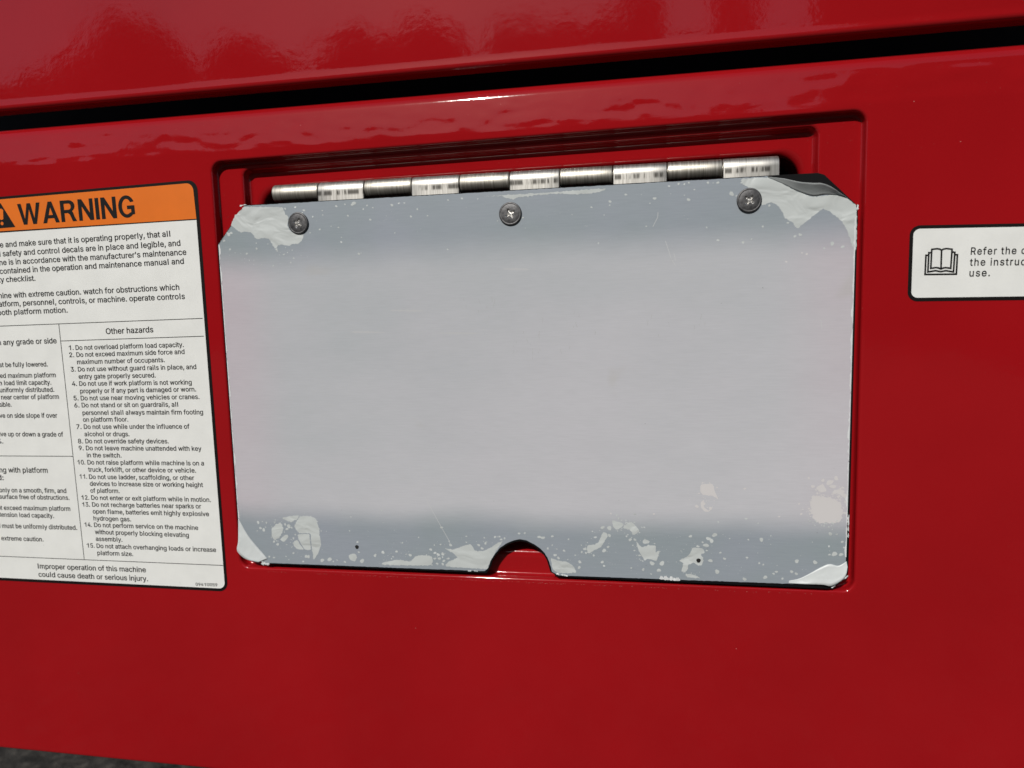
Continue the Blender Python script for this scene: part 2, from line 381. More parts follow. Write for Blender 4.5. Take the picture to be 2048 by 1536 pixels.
PAT_DATA = [[(-201.77, 53.4), (-200.01, 53.5), (-180.94, 52.25), (-179.41, 49.52), (-177.42, 47.07), (-178.15, 42.8), (-176.61, 39.98), (-173.27, 38.46), (-169.45, 37.9), (-170.93, 35.02), (-173.17, 33.55), (-175.75, 33.66), (-178.4, 32.78), (-181.38, 33.5), (-183.56, 33.39), (-185.64, 31.7), (-187.05, 33.34), (-187.99, 35.36), (-188.98, 36.79), (-192.44, 37.34), (-194.89, 36.85), (-196.79, 37.93), (-197.95, 39.96), (-200.97, 40.89), (-202.73, 40.97), (-204.3, 40.65), (-206.62, 42.14), (-208.71, 43.83), (-209.74, 44.88), (-206.95, 49.31)], [(44.22, 53.17), (55.85, 53.06), (64.41, 48.72), (68.43, 46.44), (74.9, 43.79), (82.26, 44.05), (87.64, 43.25), (91.1, 40.89), (93.4, 37.72), (93.69, 20.08), (92.05, 21.18), (90.99, 24.82), (89.18, 29.52), (86.41, 33.23), (82.91, 36.47), (79.44, 38.18), (76.52, 36.28), (72.62, 33.12), (68.69, 30.21), (66.65, 32.63), (63.62, 34.85), (62.07, 38.03), (59.51, 41.26), (56.99, 42.17), (53.47, 41.32), (51.89, 46.84), (47.81, 49.13), (46.28, 50.25)], [(-181.37, -109.97), (-175.47, -109.55), (-172.37, -110.99), (-171.47, -113.52), (-170.63, -117.06), (-170.65, -121.67), (-170.34, -125.25), (-172.23, -129.95), (-174.87, -133.66), (-175.32, -130.58), (-175.72, -125.95), (-176.13, -119.8), (-177.68, -119.08), (-182.51, -119.08), (-184.95, -115.45), (-183.13, -112.32)], [(-183.11, -120.02), (-176.76, -119.66), (-176.39, -123.92), (-176.33, -128.04), (-178.84, -128.64), (-180.86, -126.65), (-182.77, -123.1)], [(-198.35, -117.41), (-196.3, -115.28), (-192.92, -113.63), (-191.55, -117.2), (-193.47, -121.39), (-196.88, -123.58), (-198.38, -121.55)], [(-193.57, -122.95), (-190.13, -120.25), (-188.85, -121.24), (-191.51, -124.44)], [(-186.08, -124.25), (-183.85, -123.14), (-181.9, -126.17), (-180.42, -128.18), (-183.66, -128.3), (-185.95, -126.31)], [(-191.66, -111.02), (-188.36, -110.16), (-181.85, -109.21), (-183.06, -111.29), (-186.4, -112.93), (-189.6, -112.5)], [(-154.54, -130.31), (-151.35, -129.42), (-150.14, -131.16), (-151.59, -133.77), (-154.16, -132.85)], [(-136.26, -134.02), (-131.83, -132.74), (-126.83, -131.81), (-120.69, -132.48), (-117.49, -129.62), (-113.79, -128.87), (-108.94, -129.29), (-108.46, -132.3), (-110.98, -134.34), (-131.94, -134.95), (-136.31, -135.01)], [(-101.5, -124.79), (-97.32, -125.24), (-91.86, -123.25), (-87.66, -122.21), (-85.4, -125.41), (-80.67, -125.23), (-77.07, -123.32), (-73.48, -120.82), (-71.12, -120.27), (-75.11, -126.22), (-77.73, -131.08), (-79.5, -134.74), (-83.35, -134.9), (-89.3, -134.85), (-101.28, -134.43), (-99.98, -131.97), (-95.08, -129.36), (-97.38, -127.05)], [(-46.41, -128.08), (-42.56, -129.1), (-38.04, -129.51), (-34.7, -132.3), (-34.18, -134.91), (-39.28, -135.42), (-43.26, -135.29), (-45.5, -133.33)], [(-27.85, -120.82), (-22.92, -119.31), (-20.02, -113.61), (-17.73, -114.6), (-18.52, -116.76), (-21.15, -121.12), (-24.26, -122.83), (-27.39, -124.56)], [(-15.34, -107.37), (-12.3, -108.08), (-10.03, -109.07), (-10.8, -110.67), (-13.36, -112.08), (-14.87, -110.8)], [(-10.3, -110.92), (-7.74, -108.47), (-5.72, -108.15), (-3.73, -110.46), (-2.23, -112.26), (-5.27, -114.46), (-6.77, -112.13)], [(-3.79, -117.85), (-1.29, -120.41), (1.74, -119.51), (5.24, -119.65), (5.48, -122.81), (7.23, -122.21), (5.71, -127.03), (1.69, -126.39), (0.18, -127.25), (-2.32, -123.09), (-3.31, -120.48)], [(23.08, -120.06), (27.49, -120.16), (28.72, -122.21), (27.01, -123.05), (28.24, -125.62), (27.26, -128.54), (25.05, -128.37), (23.58, -127.38), (21.12, -128.52), (20.37, -131.71), (17.65, -132.36), (18.65, -128.1), (16.67, -126.6), (18.65, -125.47), (21.61, -123.26)], [(19.63, -133.33), (23.09, -133.44), (26.54, -135.14), (20.62, -134.98)], [(26.95, -88.7), (32.25, -88.09), (33.23, -91.38), (34.69, -95.43), (32.27, -93.96), (27.92, -93.54), (26.71, -91.52)], [(26.96, -97.15), (28.41, -96.09), (28.18, -99.18), (30.36, -101.18), (32.29, -99.08), (31.81, -100.88), (29.4, -101.98), (27.21, -100.23)], [(77.1, -93.26), (81.48, -93.17), (85.37, -93.61), (89.27, -95.63), (90.81, -99.81), (89.95, -104.6), (86.59, -105.76), (80.76, -105.93), (77.78, -103.35), (76.7, -98.05)], [(78.97, -88.99), (81.85, -87.35), (83.37, -90.49), (80.95, -91.06)]]
PAT2_DATA = [[(-75.12, 51.86), (-67.18, 51.78), (-64.34, 50.73), (-60.78, 49.85), (-57.91, 50.59), (-52.92, 51.01), (-41.64, 51.42), (-31.22, 50.65), (-23.64, 50.57), (-18.15, 51.35), (-16.77, 52.41), (-27.73, 52.48), (-45.84, 52.06), (-61.43, 52.16)]]
DOTS_DATA = [(0.74, -117.69, 1.43), (3.69, -128.59, 1.12), (8.45, -128.4, 1.23), (6.93, -132.02, 0.92), (-0.61, -131.96, 0.66), (-20.24, -111.23, 0.92), (-16.92, -111.39, 1.23), (-23.91, -116.29, 0.71), (-19.63, -122.93, 1.02), (-16.97, -115.11, 0.82), (-29.17, -122.48, 0.82), (-24.82, -125.65, 0.61), (-20.63, -128.87, 0.66), (-19.73, -130.82, 0.51), (-17.65, -120.99, 0.66), (-4.54, -116.82, 0.71), (-13.28, -104.68, 0.46), (-12.38, -106.23, 0.46), (-16.06, -103.96, 0.41), (-4.43, -104.02, 0.46), (4.73, -103.61, 0.51), (0.04, -110.45, 0.46), (-6.44, -131.35, 0.46), (3.15, -134.04, 0.46), (22.0, -114.26, 0.71), (33.31, -113.21, 1.23), (30.4, -115.12, 1.02), (31.87, -116.21, 1.02), (29.34, -118.54, 1.23), (25.53, -119.19, 0.71), (27.73, -117.03, 0.46), (29.69, -121.13, 0.51), (36.01, -121.93, 0.51), (37.97, -124.88, 0.66), (31.41, -126.12, 0.92), (34.6, -131.53, 1.12), (48.31, -123.96, 0.51), (47.35, -134.74, 0.82), (47.07, -90.08, 0.61), (47.9, -104.8, 0.51), (34.98, -106.71, 0.46), (25.02, -99.26, 0.82), (28.42, -97.89, 0.71), (31.33, -100.13, 0.71), (-4.84, -122.39, 0.46), (-5.57, -119.77, 0.36), (-2.33, -124.79, 0.61), (4.22, -122.85, 0.51), (-8.57, -115.26, 0.51), (-6.81, -116.89, 0.82), (-30.76, -124.15, 0.51), (-28.69, -124.5, 0.51), (47.71, -104.83, 0.54), (62.73, -103.34, 0.49), (53.27, -106.84, 0.38), (71.54, -96.95, 0.49), (72.6, -101.78, 0.54), (85.63, -111.01, 0.87), (88.4, -111.14, 0.43), (90.9, -114.68, 0.54), (85.12, -117.02, 0.49), (91.69, -117.43, 0.49), (54.87, -114.83, 0.92), (48.91, -115.03, 0.43), (40.31, -114.77, 0.33), (48.38, -123.92, 0.54), (53.98, -126.44, 0.49), (55.86, -127.13, 0.43), (71.0, -124.84, 0.98), (79.16, -125.06, 0.98), (87.64, -120.69, 1.3), (90.56, -120.85, 0.98), (85.45, -121.04, 0.54), (68.75, -130.1, 0.81), (70.85, -130.99, 0.65), (61.84, -130.39, 0.65), (60.6, -131.43, 0.54), (56.84, -133.36, 0.87), (47.2, -134.61, 0.81), (64.65, -133.67, 0.6), (75.63, -84.46, 0.49), (84.73, -86.51, 1.41), (87.58, -84.36, 0.98), (81.81, -85.51, 0.76), (86.22, -88.32, 1.3), (89.16, -90.89, 1.52), (91.12, -92.43, 1.3), (87.24, -90.93, 1.08), (77.5, -88.49, 0.76), (78.23, -101.2, 0.98), (76.74, -100.18, 0.65), (75.99, -99.13, 0.49), (91.79, -100.84, 0.87), (92.15, -95.56, 0.76), (90.56, -88.76, 0.65), (59.11, -112.79, 0.33), (-127.97, -127.39, 0.66), (-120.54, -129.13, 0.88), (-124.54, -122.59, 0.44), (-115.51, -119.38, 0.39), (-109.21, -125.68, 0.72), (-107.17, -123.19, 0.44), (-103.83, -122.77, 0.44), (-102.86, -113.63, 0.72), (-99.12, -120.81, 0.44), (-98.42, -122.88, 0.77), (-89.88, -117.93, 0.44), (-90.0, -121.1, 0.44), (-83.52, -122.36, 0.77), (-81.81, -124.08, 0.77), (-79.95, -121.34, 0.66), (-80.44, -118.39, 0.44), (-74.85, -117.8, 0.61), (-72.5, -117.54, 0.5), (-71.67, -118.99, 0.61), (-69.9, -118.34, 0.5), (-62.29, -115.56, 0.61), (-59.39, -115.24, 0.55), (-51.98, -117.04, 0.88), (-50.28, -117.39, 0.99), (-45.42, -116.48, 0.61), (-37.25, -117.72, 0.44), (-39.62, -123.73, 0.61), (-45.52, -121.03, 0.39), (-43.29, -122.99, 0.33), (-47.84, -122.86, 0.55), (-44.21, -126.24, 0.77), (-42.53, -127.64, 0.66), (-34.02, -125.85, 0.44), (-20.65, -128.93, 0.72), (-19.84, -130.81, 0.55), (-107.04, -127.41, 0.77), (-105.26, -128.25, 0.88), (-102.83, -127.85, 0.88), (-107.17, -130.43, 0.77), (-104.74, -130.34, 0.77), (-102.37, -131.46, 0.77), (-99.91, -130.15, 0.66), (-106.07, -133.12, 0.66), (-103.05, -133.3, 0.66), (-31.83, -129.26, 0.77), (-32.16, -132.19, 0.77), (-206.03, -114.01, 0.82), (-203.52, -113.42, 0.36), (-201.21, -113.97, 0.55), (-204.89, -117.09, 0.73), (-203.04, -118.07, 0.91), (-206.93, -118.71, 0.36), (-201.83, -116.48, 0.36), (-195.41, -125.87, 0.91), (-197.49, -124.38, 0.64), (-188.19, -115.55, 1.09), (-189.38, -117.13, 0.82), (-186.9, -112.43, 1.0), (-190.28, -114.58, 0.64), (-186.62, -116.27, 0.55), (-184.72, -120.08, 0.45), (-185.94, -122.18, 0.55), (-177.99, -132.13, 1.0), (-179.33, -132.02, 0.82), (-186.5, -130.48, 0.55), (-190.97, -132.47, 0.41), (-189.46, -134.23, 0.32), (-200.84, -133.0, 0.59), (-198.13, -133.42, 0.64), (-184.56, -125.75, 0.82), (-181.13, -134.94, 0.55), (-170.08, -133.89, 1.18), (-165.79, -133.2, 1.18), (-147.39, -133.35, 1.18), (-149.42, -122.99, 0.55), (-148.95, -128.57, 0.64), (-153.52, -117.04, 0.41), (-135.46, -128.17, 1.0), (-127.89, -127.44, 0.64), (-139.94, -130.01, 0.82), (-157.13, -134.25, 0.64), (-161.56, -133.4, 0.45), (-163.73, -134.25, 0.45), (-135.07, -105.45, 0.41), (-152.31, -109.42, 0.41), (-214.17, 36.89, 0.61), (-211.18, 32.35, 0.61), (-201.82, 29.77, 0.54), (-196.12, 32.13, 0.61), (-196.13, 34.92, 0.34), (-211.25, 39.96, 1.0), (-209.85, 40.7, 0.69), (-212.07, 40.8, 0.38), (-189.6, 34.24, 0.31), (-185.01, 31.28, 0.54), (-184.63, 30.47, 0.38), (-176.39, 30.53, 0.34), (-179.06, 29.45, 0.31), (-168.65, 50.14, 0.69), (-169.58, 49.02, 0.31), (-173.23, 51.93, 0.54), (-178.84, 51.44, 0.54), (-180.16, 51.12, 0.46), (-141.67, 52.23, 1.0), (-136.8, 49.11, 0.43), (-158.69, 49.49, 0.36), (-164.03, 46.71, 0.43), (-158.59, 47.31, 0.36), (-145.12, 46.29, 0.5), (-133.45, 43.78, 0.57), (-121.76, 50.26, 0.72), (-118.15, 51.0, 0.5), (-115.27, 50.99, 0.43), (-108.78, 47.68, 0.43), (-112.18, 44.31, 0.5), (-103.68, 44.25, 0.43), (-85.96, 51.61, 0.57), (-92.97, 51.22, 0.43), (-160.61, 40.28, 0.5), (-150.54, 40.76, 0.43), (-154.43, 41.52, 0.29), (-120.9, 36.73, 0.36), (-165.97, 38.77, 0.36), (-149.39, 33.44, 0.5), (-149.25, 35.83, 0.29), (-140.33, 27.23, 0.65), (-139.14, 27.55, 0.29), (-151.1, 51.28, 0.57), (-142.48, 51.55, 0.72), (-134.77, 50.79, 0.43), (-131.75, 49.56, 0.36), (-211.21, 32.32, 0.5), (-201.99, 29.7, 0.43), (-187.45, 23.0, 0.43), (-175.8, 26.43, 0.43), (-177.57, 24.27, 0.43), (-181.34, 28.5, 0.36), (-146.36, 51.97, 0.43), (-94.13, 27.52, 0.43), (-85.93, 51.61, 0.5), (-78.06, 50.98, 0.36), (-56.17, 41.01, 0.43), (-68.62, 40.09, 0.29), (-23.39, 44.22, 0.43), (-17.48, 40.34, 0.29), (-14.67, 46.39, 0.65), (-14.82, 44.72, 0.36), (-7.32, 49.15, 0.57), (5.87, 46.7, 0.72), (3.72, 44.62, 0.29), (12.38, 51.9, 0.5), (16.66, 52.71, 0.57), (19.28, 52.37, 0.43), (21.25, 52.91, 0.43), (21.11, 45.36, 0.72), (19.28, 47.44, 0.29), (23.73, 49.69, 0.36), (29.7, 52.43, 0.5), (34.09, 52.17, 0.57), (40.15, 46.96, 1.0), (1.98, 34.22, 0.36), (29.1, 32.55, 0.29), (-20.33, 27.43, 0.43), (34.33, 26.43, 0.57), (45.31, 24.97, 0.57), (-53.63, 51.05, 0.57), (40.18, 46.96, 0.8), (42.24, 45.91, 0.4), (44.49, 51.65, 0.57), (45.26, 50.83, 0.34), (56.6, 40.9, 0.57), (53.83, 31.68, 0.52), (64.65, 32.83, 0.52), (34.26, 26.35, 0.57), (45.37, 24.98, 0.63), (49.04, 26.29, 0.34), (67.75, 26.72, 0.63), (69.98, 27.3, 0.75), (72.88, 18.6, 0.57), (70.87, 19.2, 0.4), (64.15, 15.54, 0.52), (80.28, 20.9, 0.4), (83.59, 22.82, 0.92), (88.05, 21.24, 0.75), (29.75, 52.6, 0.46), (34.09, 52.25, 0.57), (32.03, 52.21, 0.29), (29.29, 32.4, 0.34)]
SCR_DATA = [[(7.37, 40.44), (7.22, 38.12), (6.01, 35.84), (5.0, 33.88)], [(10.64, 27.25), (11.96, 23.17), (13.41, 18.4)], [(14.49, 21.39), (15.28, 17.99)], [(13.28, 18.74), (15.27, 15.63)], [(-111.22, -97.58), (-107.32, -105.22), (-102.86, -113.75)], [(-102.86, -113.75), (-99.51, -119.92), (-98.15, -123.47)], [(79.48, -10.97), (80.1, -15.23)]]
SMEAR_DATA = [[(-147.34, -11.95), (-128.54, -12.59)], [(-101.74, -13.39), (-79.69, -14.08)], [(-125.33, -1.57), (-106.98, -2.29)], [(-66.9, 17.02), (-53.37, 16.29)]]
NOTCH_DATA = [(-80.94, -136.12), (-79.49, -134.97), (-78.59, -133.5), (-77.35, -130.02), (-75.58, -127.25), (-72.38, -123.3), (-68.39, -120.62), (-64.74, -119.08), (-61.96, -118.57), (-58.66, -119.02), (-54.59, -120.98), (-51.89, -122.85), (-49.49, -125.28), (-47.65, -128.58), (-46.89, -131.36), (-45.88, -134.98), (-43.99, -136.02), (-42.64, -136.75)]
LID_DATA = [(-217.62, 34.87), (-201.01, 54.21), (60.99, 53.81), (77.87, 53.68), (93.58, 38.1), (93.31, -128.24), (86.89, -136.58), (-203.74, -137.28), (-219.8, -128.55)]
FOLD_DATA = [(55.6, 53.48), (60.89, 50.97), (64.41, 48.97), (68.42, 46.7), (74.9, 44.15), (79.32, 44.42), (82.26, 44.36), (87.64, 43.61), (89.61, 42.34)]
FREE_DATA = [(55.59, 53.58), (61.7, 52.41), (65.52, 51.23), (69.26, 50.03), (73.99, 49.23), (77.88, 48.9), (82.0, 47.3), (86.29, 44.5), (89.65, 42.41)]
BL_DATA = {'fold': [(-217.37, -112.25), (-215.07, -116.88), (-212.14, -122.01), (-208.1, -127.1), (-204.55, -131.15), (-202.02, -134.2)], 'free': [(-217.64, -112.34), (-217.93, -119.32), (-218.15, -124.8), (-218.91, -130.11), (-214.11, -134.45), (-207.09, -136.12)]}
BR_DATA = {'fold': [(67.66, -134.52), (72.38, -133.22), (77.28, -130.28), (81.66, -127.39), (85.55, -125.61), (89.46, -126.26), (93.05, -123.97)], 'free': [(67.41, -135.7), (72.22, -135.66), (76.94, -135.47), (82.59, -135.24), (86.48, -135.49), (91.94, -131.36), (93.33, -126.53)]}
HOLES_DATA = [(-149.87, -125.77), (25.82, -126.28)]
SCREWS_DATA = [(-171.96, 43.86), (-62.21, 43.12), (47.82, 43.61)]
KN_DATA = [(-184.85, 59.88), (-159.89, 59.87), (-135.28, 59.85), (-110.76, 59.8), (-86.6, 59.73), (-62.05, 59.61), (-37.89, 59.48), (-13.18, 59.29), (11.56, 59.06), (36.09, 58.81), (60.6, 58.52)]
# sans-serif letter shapes: advance, points and faces, in thousandths
GLYPHS = {
 '%': (676, '175,271 158,272 142,275 128,280 114,287 102,296 92,306 83,317 76,330 70,343 66,357 64,372 63,387 63,413 64,428 66,442 70,456 76,470 83,483 92,494 103,504 114,513 128,520 143,525 159,528 175,529 193,528 209,525 223,520 237,513 249,504 259,494 268,482 275,470 280,456 284,442 287,428 288,413 288,387 287,372 284,357 280,343 275,330 267,317 259,306 248,296 237,287 223,280 208,275 193,272 175,339 185,340 192,343 198,347 202,352 206,360 209,368 211,377 211,388 211,412 211,422 209,432 206,440 202,448 198,453 192,457 185,460 175,460 166,460 159,457 153,453 148,448 144,440 141,431 140,422 139,412 139,388 140,377 141,368 144,360 148,352 153,347 158,343 166,340 501,-22 484,-21 468,-18 453,-13 440,-6 428,3 417,13 409,25 401,37 396,51 392,65 389,80 388,95 388,120 389,135 392,150 396,164 402,178 409,190 418,202 428,212 440,221 454,228 468,233 484,236 501,237 518,236 534,233 549,228 562,220 574,212 585,202 593,190 600,177 606,164 610,150 612,135 613,120 613,95 612,80 610,65 606,51 600,37 593,25 584,13 574,3 562,-6 549,-13 534,-18 518,-21 501,47 511,48 518,50 523,54 528,60 532,67 535,76 536,85 537,96 537,119 536,130 535,139 532,148 528,156 524,161 518,165 511,167 501,168 492,167 485,165 479,161 474,155 470,148 467,139 465,130 465,119 465,96 465,85 467,76 470,67 474,60 478,54 484,50 491,48 115,-9 476,521 558,518 197,-12', '50,83,1 1,83,2 83,82,2 69,68,23 68,24,23 2,82,3 4,3,82 82,81,4 5,4,81 81,80,5 6,5,80 7,6,80 80,79,7 8,7,79 9,8,79 79,78,9 10,9,78 78,77,10 11,10,77 77,76,11 12,11,76 76,75,12 13,12,75 14,13,75 75,74,14 15,14,74 74,73,15 16,15,73 73,72,16 17,16,72 18,17,72 72,71,18 19,18,71 20,19,71 71,70,20 21,20,70 70,69,21 22,21,69 69,23,22 67,66,26 51,49,48 52,51,48 66,65,27 26,66,27 39,38,58 38,37,58 59,58,37 37,36,59 52,48,47 47,46,52 53,52,46 46,45,53 54,53,45 45,44,54 44,43,54 55,54,43 43,42,55 42,41,55 56,55,41 41,40,56 57,56,40 40,39,57 39,58,57 59,36,60 36,35,60 61,60,35 35,34,61 62,61,34 34,33,62 33,32,62 63,62,32 32,31,63 64,63,31 31,30,64 30,29,64 65,64,29 29,28,65 27,65,28 50,1,0 0,49,50 49,51,50 24,68,67 25,24,67 67,26,25 96,95,160 134,167,85 85,167,86 167,166,86 153,152,107 152,108,107 86,166,87 88,87,166 166,165,88 89,88,165 165,164,89 90,89,164 91,90,164 164,163,91 92,91,163 93,92,163 163,162,93 94,93,162 162,161,94 95,94,161 160,95,161 96,160,159 97,96,159 98,97,159 159,158,98 99,98,158 158,157,99 100,99,157 157,156,100 101,100,156 102,101,156 156,155,102 103,102,155 104,103,155 155,154,104 105,104,154 154,153,105 106,105,153 153,107,106 151,150,110 135,133,132 136,135,132 150,149,111 110,150,111 121,120,143 136,132,131 131,130,136 137,136,130 130,129,137 138,137,129 129,128,138 128,127,138 139,138,127 127,126,139 126,125,139 140,139,125 125,124,140 141,140,124 124,123,141 142,141,123 123,122,142 122,121,142 121,143,142 143,120,144 120,119,144 145,144,119 119,118,145 146,145,118 118,117,146 117,116,146 147,146,116 116,115,147 148,147,115 115,114,148 114,113,148 149,148,113 113,112,149 111,149,112 134,85,84 84,133,134 133,135,134 108,152,151 109,108,151 151,110,109 168,171,169 170,169,171'),
 "'": (206, '66,306 58,521 148,521 140,306', '3,2,0 1,0,2'),
 ',': (188, '24,-131 57,83 153,83 93,-131', '1,0,3 3,2,1'),
 '.': (188, '95,-16 84,-15 73,-12 63,-7 55,0 47,9 42,19 39,30 37,41 39,52 42,63 47,73 55,82 63,89 73,95 84,98 95,99 107,98 118,95 127,89 136,82 144,73 149,63 152,52 153,41 152,30 149,19 143,9 136,0 127,-7 118,-12 107,-15', '6,5,7 8,7,5 9,8,12 12,11,9 10,9,11 3,2,1 1,0,3 4,3,0 15,14,13 8,5,4 12,8,4 31,30,29 29,28,31 19,18,17 27,26,25 25,24,27 24,23,20 21,20,23 23,22,21 27,24,28 24,20,16 17,16,20 19,17,20 31,28,0 28,24,0 24,16,0 4,0,16 12,4,16 13,12,16 15,13,16'),
 '0': (453, '227,-19 198,-17 170,-11 145,0 123,15 102,33 85,55 70,80 57,109 48,141 41,176 37,214 36,254 37,295 41,332 48,367 58,399 70,428 85,453 103,475 123,494 146,509 171,519 198,525 227,528 256,525 283,519 308,509 330,494 351,475 368,453 383,428 395,399 405,367 412,332 416,295 417,254 416,214 412,176 405,141 396,109 383,80 368,55 351,33 331,15 308,0 283,-11 256,-17 227,62 243,63 257,67 270,73 282,83 293,95 303,109 311,127 319,147 324,170 328,196 331,224 332,254 331,285 328,313 324,338 319,362 311,382 303,399 293,414 282,426 270,436 257,442 242,446 227,447 211,446 196,442 183,436 171,426 160,414 150,399 142,382 135,361 129,338 125,313 122,285 121,254 122,224 125,196 129,170 135,147 142,127 150,109 160,95 171,83 183,73 196,67 211,63', '10,9,87 87,86,10 11,10,86 86,85,11 12,11,85 85,84,12 84,83,12 13,12,83 83,82,13 14,13,82 82,81,14 15,14,81 1,95,2 95,94,2 3,2,94 94,93,3 75,74,21 22,21,74 74,73,22 73,23,22 3,93,4 93,92,4 5,4,92 92,91,5 6,5,91 91,90,6 7,6,90 90,89,7 8,7,89 89,88,8 9,8,88 87,9,88 15,81,80 16,15,80 80,79,16 17,16,79 79,78,17 18,17,78 78,77,18 19,18,77 77,76,19 20,19,76 76,75,20 75,21,20 47,49,0 24,71,25 49,47,46 50,49,46 46,45,50 51,50,45 70,69,27 27,26,70 71,70,26 25,71,26 39,38,57 58,57,38 38,37,58 59,58,37 37,36,59 60,59,36 61,60,36 36,35,61 62,61,35 35,34,62 63,62,34 34,33,63 51,45,44 52,51,44 44,43,52 53,52,43 43,42,53 54,53,42 42,41,54 55,54,41 41,40,55 56,55,40 40,39,56 39,57,56 63,33,64 33,32,64 65,64,32 32,31,65 66,65,31 31,30,66 67,66,30 30,29,67 68,67,29 29,28,68 69,68,28 27,69,28 95,1,0 48,95,0 0,49,48 71,24,72 73,72,24 23,73,24'),
 '1': (560, '300,-12 400,-12 400,521 318,521 300,458 120,375 120,302 300,385', '0,1,2,3,4,7 4,5,6,7'),
 '2': (453, '52,-12 52,52 225,237 239,252 252,265 263,278 273,290 281,301 289,312 295,322 300,331 303,341 306,351 308,361 308,371 308,383 305,394 302,403 297,412 292,420 285,427 277,433 268,438 258,442 247,445 236,447 224,448 211,447 199,445 188,441 178,437 169,431 162,424 155,417 149,408 145,398 142,387 140,375 138,350 53,350 55,386 59,408 66,429 76,448 88,466 102,482 119,495 137,507 158,516 179,522 201,526 225,528 249,526 271,523 292,516 312,507 330,496 345,483 359,468 371,451 381,433 388,414 392,394 393,373 392,357 390,342 387,328 382,313 376,299 368,284 357,268 346,251 332,234 315,215 297,194 276,171 165,56 165,69 401,69 401,-12 177,69', '1,0,76 38,37,39 40,39,37 37,36,40 41,40,36 36,35,41 42,41,35 43,42,35 35,34,43 44,43,34 34,33,44 45,44,33 33,32,45 46,45,32 50,28,27 27,26,50 26,51,50 49,29,28 28,50,49 24,52,25 23,53,24 52,24,53 51,26,25 25,52,51 1,76,77 77,2,1 46,32,31 47,46,31 31,30,47 48,47,30 30,29,48 29,49,48 72,71,6 7,6,71 8,7,71 71,70,8 9,8,70 70,69,9 10,9,69 69,68,10 11,10,68 68,67,11 67,66,11 12,11,66 66,65,12 13,12,65 65,64,13 14,13,64 64,63,14 15,14,63 63,62,15 62,61,15 16,15,61 61,60,16 17,16,60 60,59,17 18,17,59 59,58,18 19,18,58 58,57,19 20,19,57 57,56,20 21,20,56 55,21,56 76,0,79 79,78,76 76,78,80 77,76,80 2,77,75 75,74,2 3,2,74 4,3,74 74,73,4 5,4,73 73,72,5 72,6,5 21,55,22 55,54,22 23,22,54 53,23,54 75,77,80'),
 '3': (453, '218,-19 194,-18 171,-14 149,-9 128,-1 108,9 90,20 74,34 61,50 49,68 40,87 35,109 30,144 120,144 123,122 126,112 130,103 136,95 143,87 151,81 160,75 170,70 181,67 193,64 205,62 218,62 233,62 246,64 259,67 270,72 281,77 290,84 298,91 305,100 310,109 314,120 316,132 317,145 316,157 314,169 311,180 306,190 299,200 291,208 281,216 269,223 256,228 240,232 222,235 201,236 145,236 145,304 276,453 276,440 58,440 58,521 384,521 384,456 204,260 199,300 239,302 265,300 290,295 313,287 334,276 352,262 368,247 381,229 392,210 399,189 404,167 405,145 403,122 399,100 391,79 381,59 367,42 352,26 334,13 314,2 292,-7 269,-14 244,-18 265,440 243,302', '7,6,18 18,17,7 8,7,17 17,16,8 9,8,16 16,15,9 10,9,15 15,14,10 11,10,14 14,13,11 12,11,13 1,23,2 22,2,23 26,25,0 24,0,25 26,0,82 82,27,26 0,24,1 23,1,24 58,49,48 48,47,58 59,58,60 2,22,3 22,21,3 4,3,21 21,20,4 5,4,20 20,19,5 6,5,19 18,6,19 49,58,50 51,50,58 58,59,51 80,79,29 30,29,79 45,44,63 62,45,63 73,72,36 37,36,72 72,71,37 71,70,37 38,37,70 70,69,38 39,38,69 69,68,39 30,79,78 31,30,78 78,77,31 32,31,77 77,76,32 33,32,76 76,75,33 34,33,75 75,74,34 35,34,74 74,73,35 73,36,35 39,68,40 68,67,40 41,40,67 67,66,41 42,41,66 66,65,42 43,42,65 65,64,43 44,43,64 63,44,64 57,53,60 52,53,57 57,56,52 27,82,81 28,27,81 81,80,28 80,29,28 45,62,46 62,61,46 47,46,61 59,60,53 51,59,53 53,52,83 55,54,52 52,56,55 52,54,83 51,53,83 58,47,61 84,58,61 60,58,84 57,60,84'),
 '4': (453, '28,93 28,162 240,521 328,519 121,163 121,175 425,175 425,93 270,-12 270,121 270,146 270,330 355,330 355,-12 127,175 270,93 270,175 355,175 355,93', '1,0,4 1,4,5 5,2,1 4,0,9 4,9,10 2,5,3 4,10,14 5,4,14 3,5,14 16,17,11 17,16,10 8,13,15 9,0,15 14,10,16 12,11,17 7,6,17 18,7,17 15,18,9 18,17,10 10,9,18 18,15,13'),
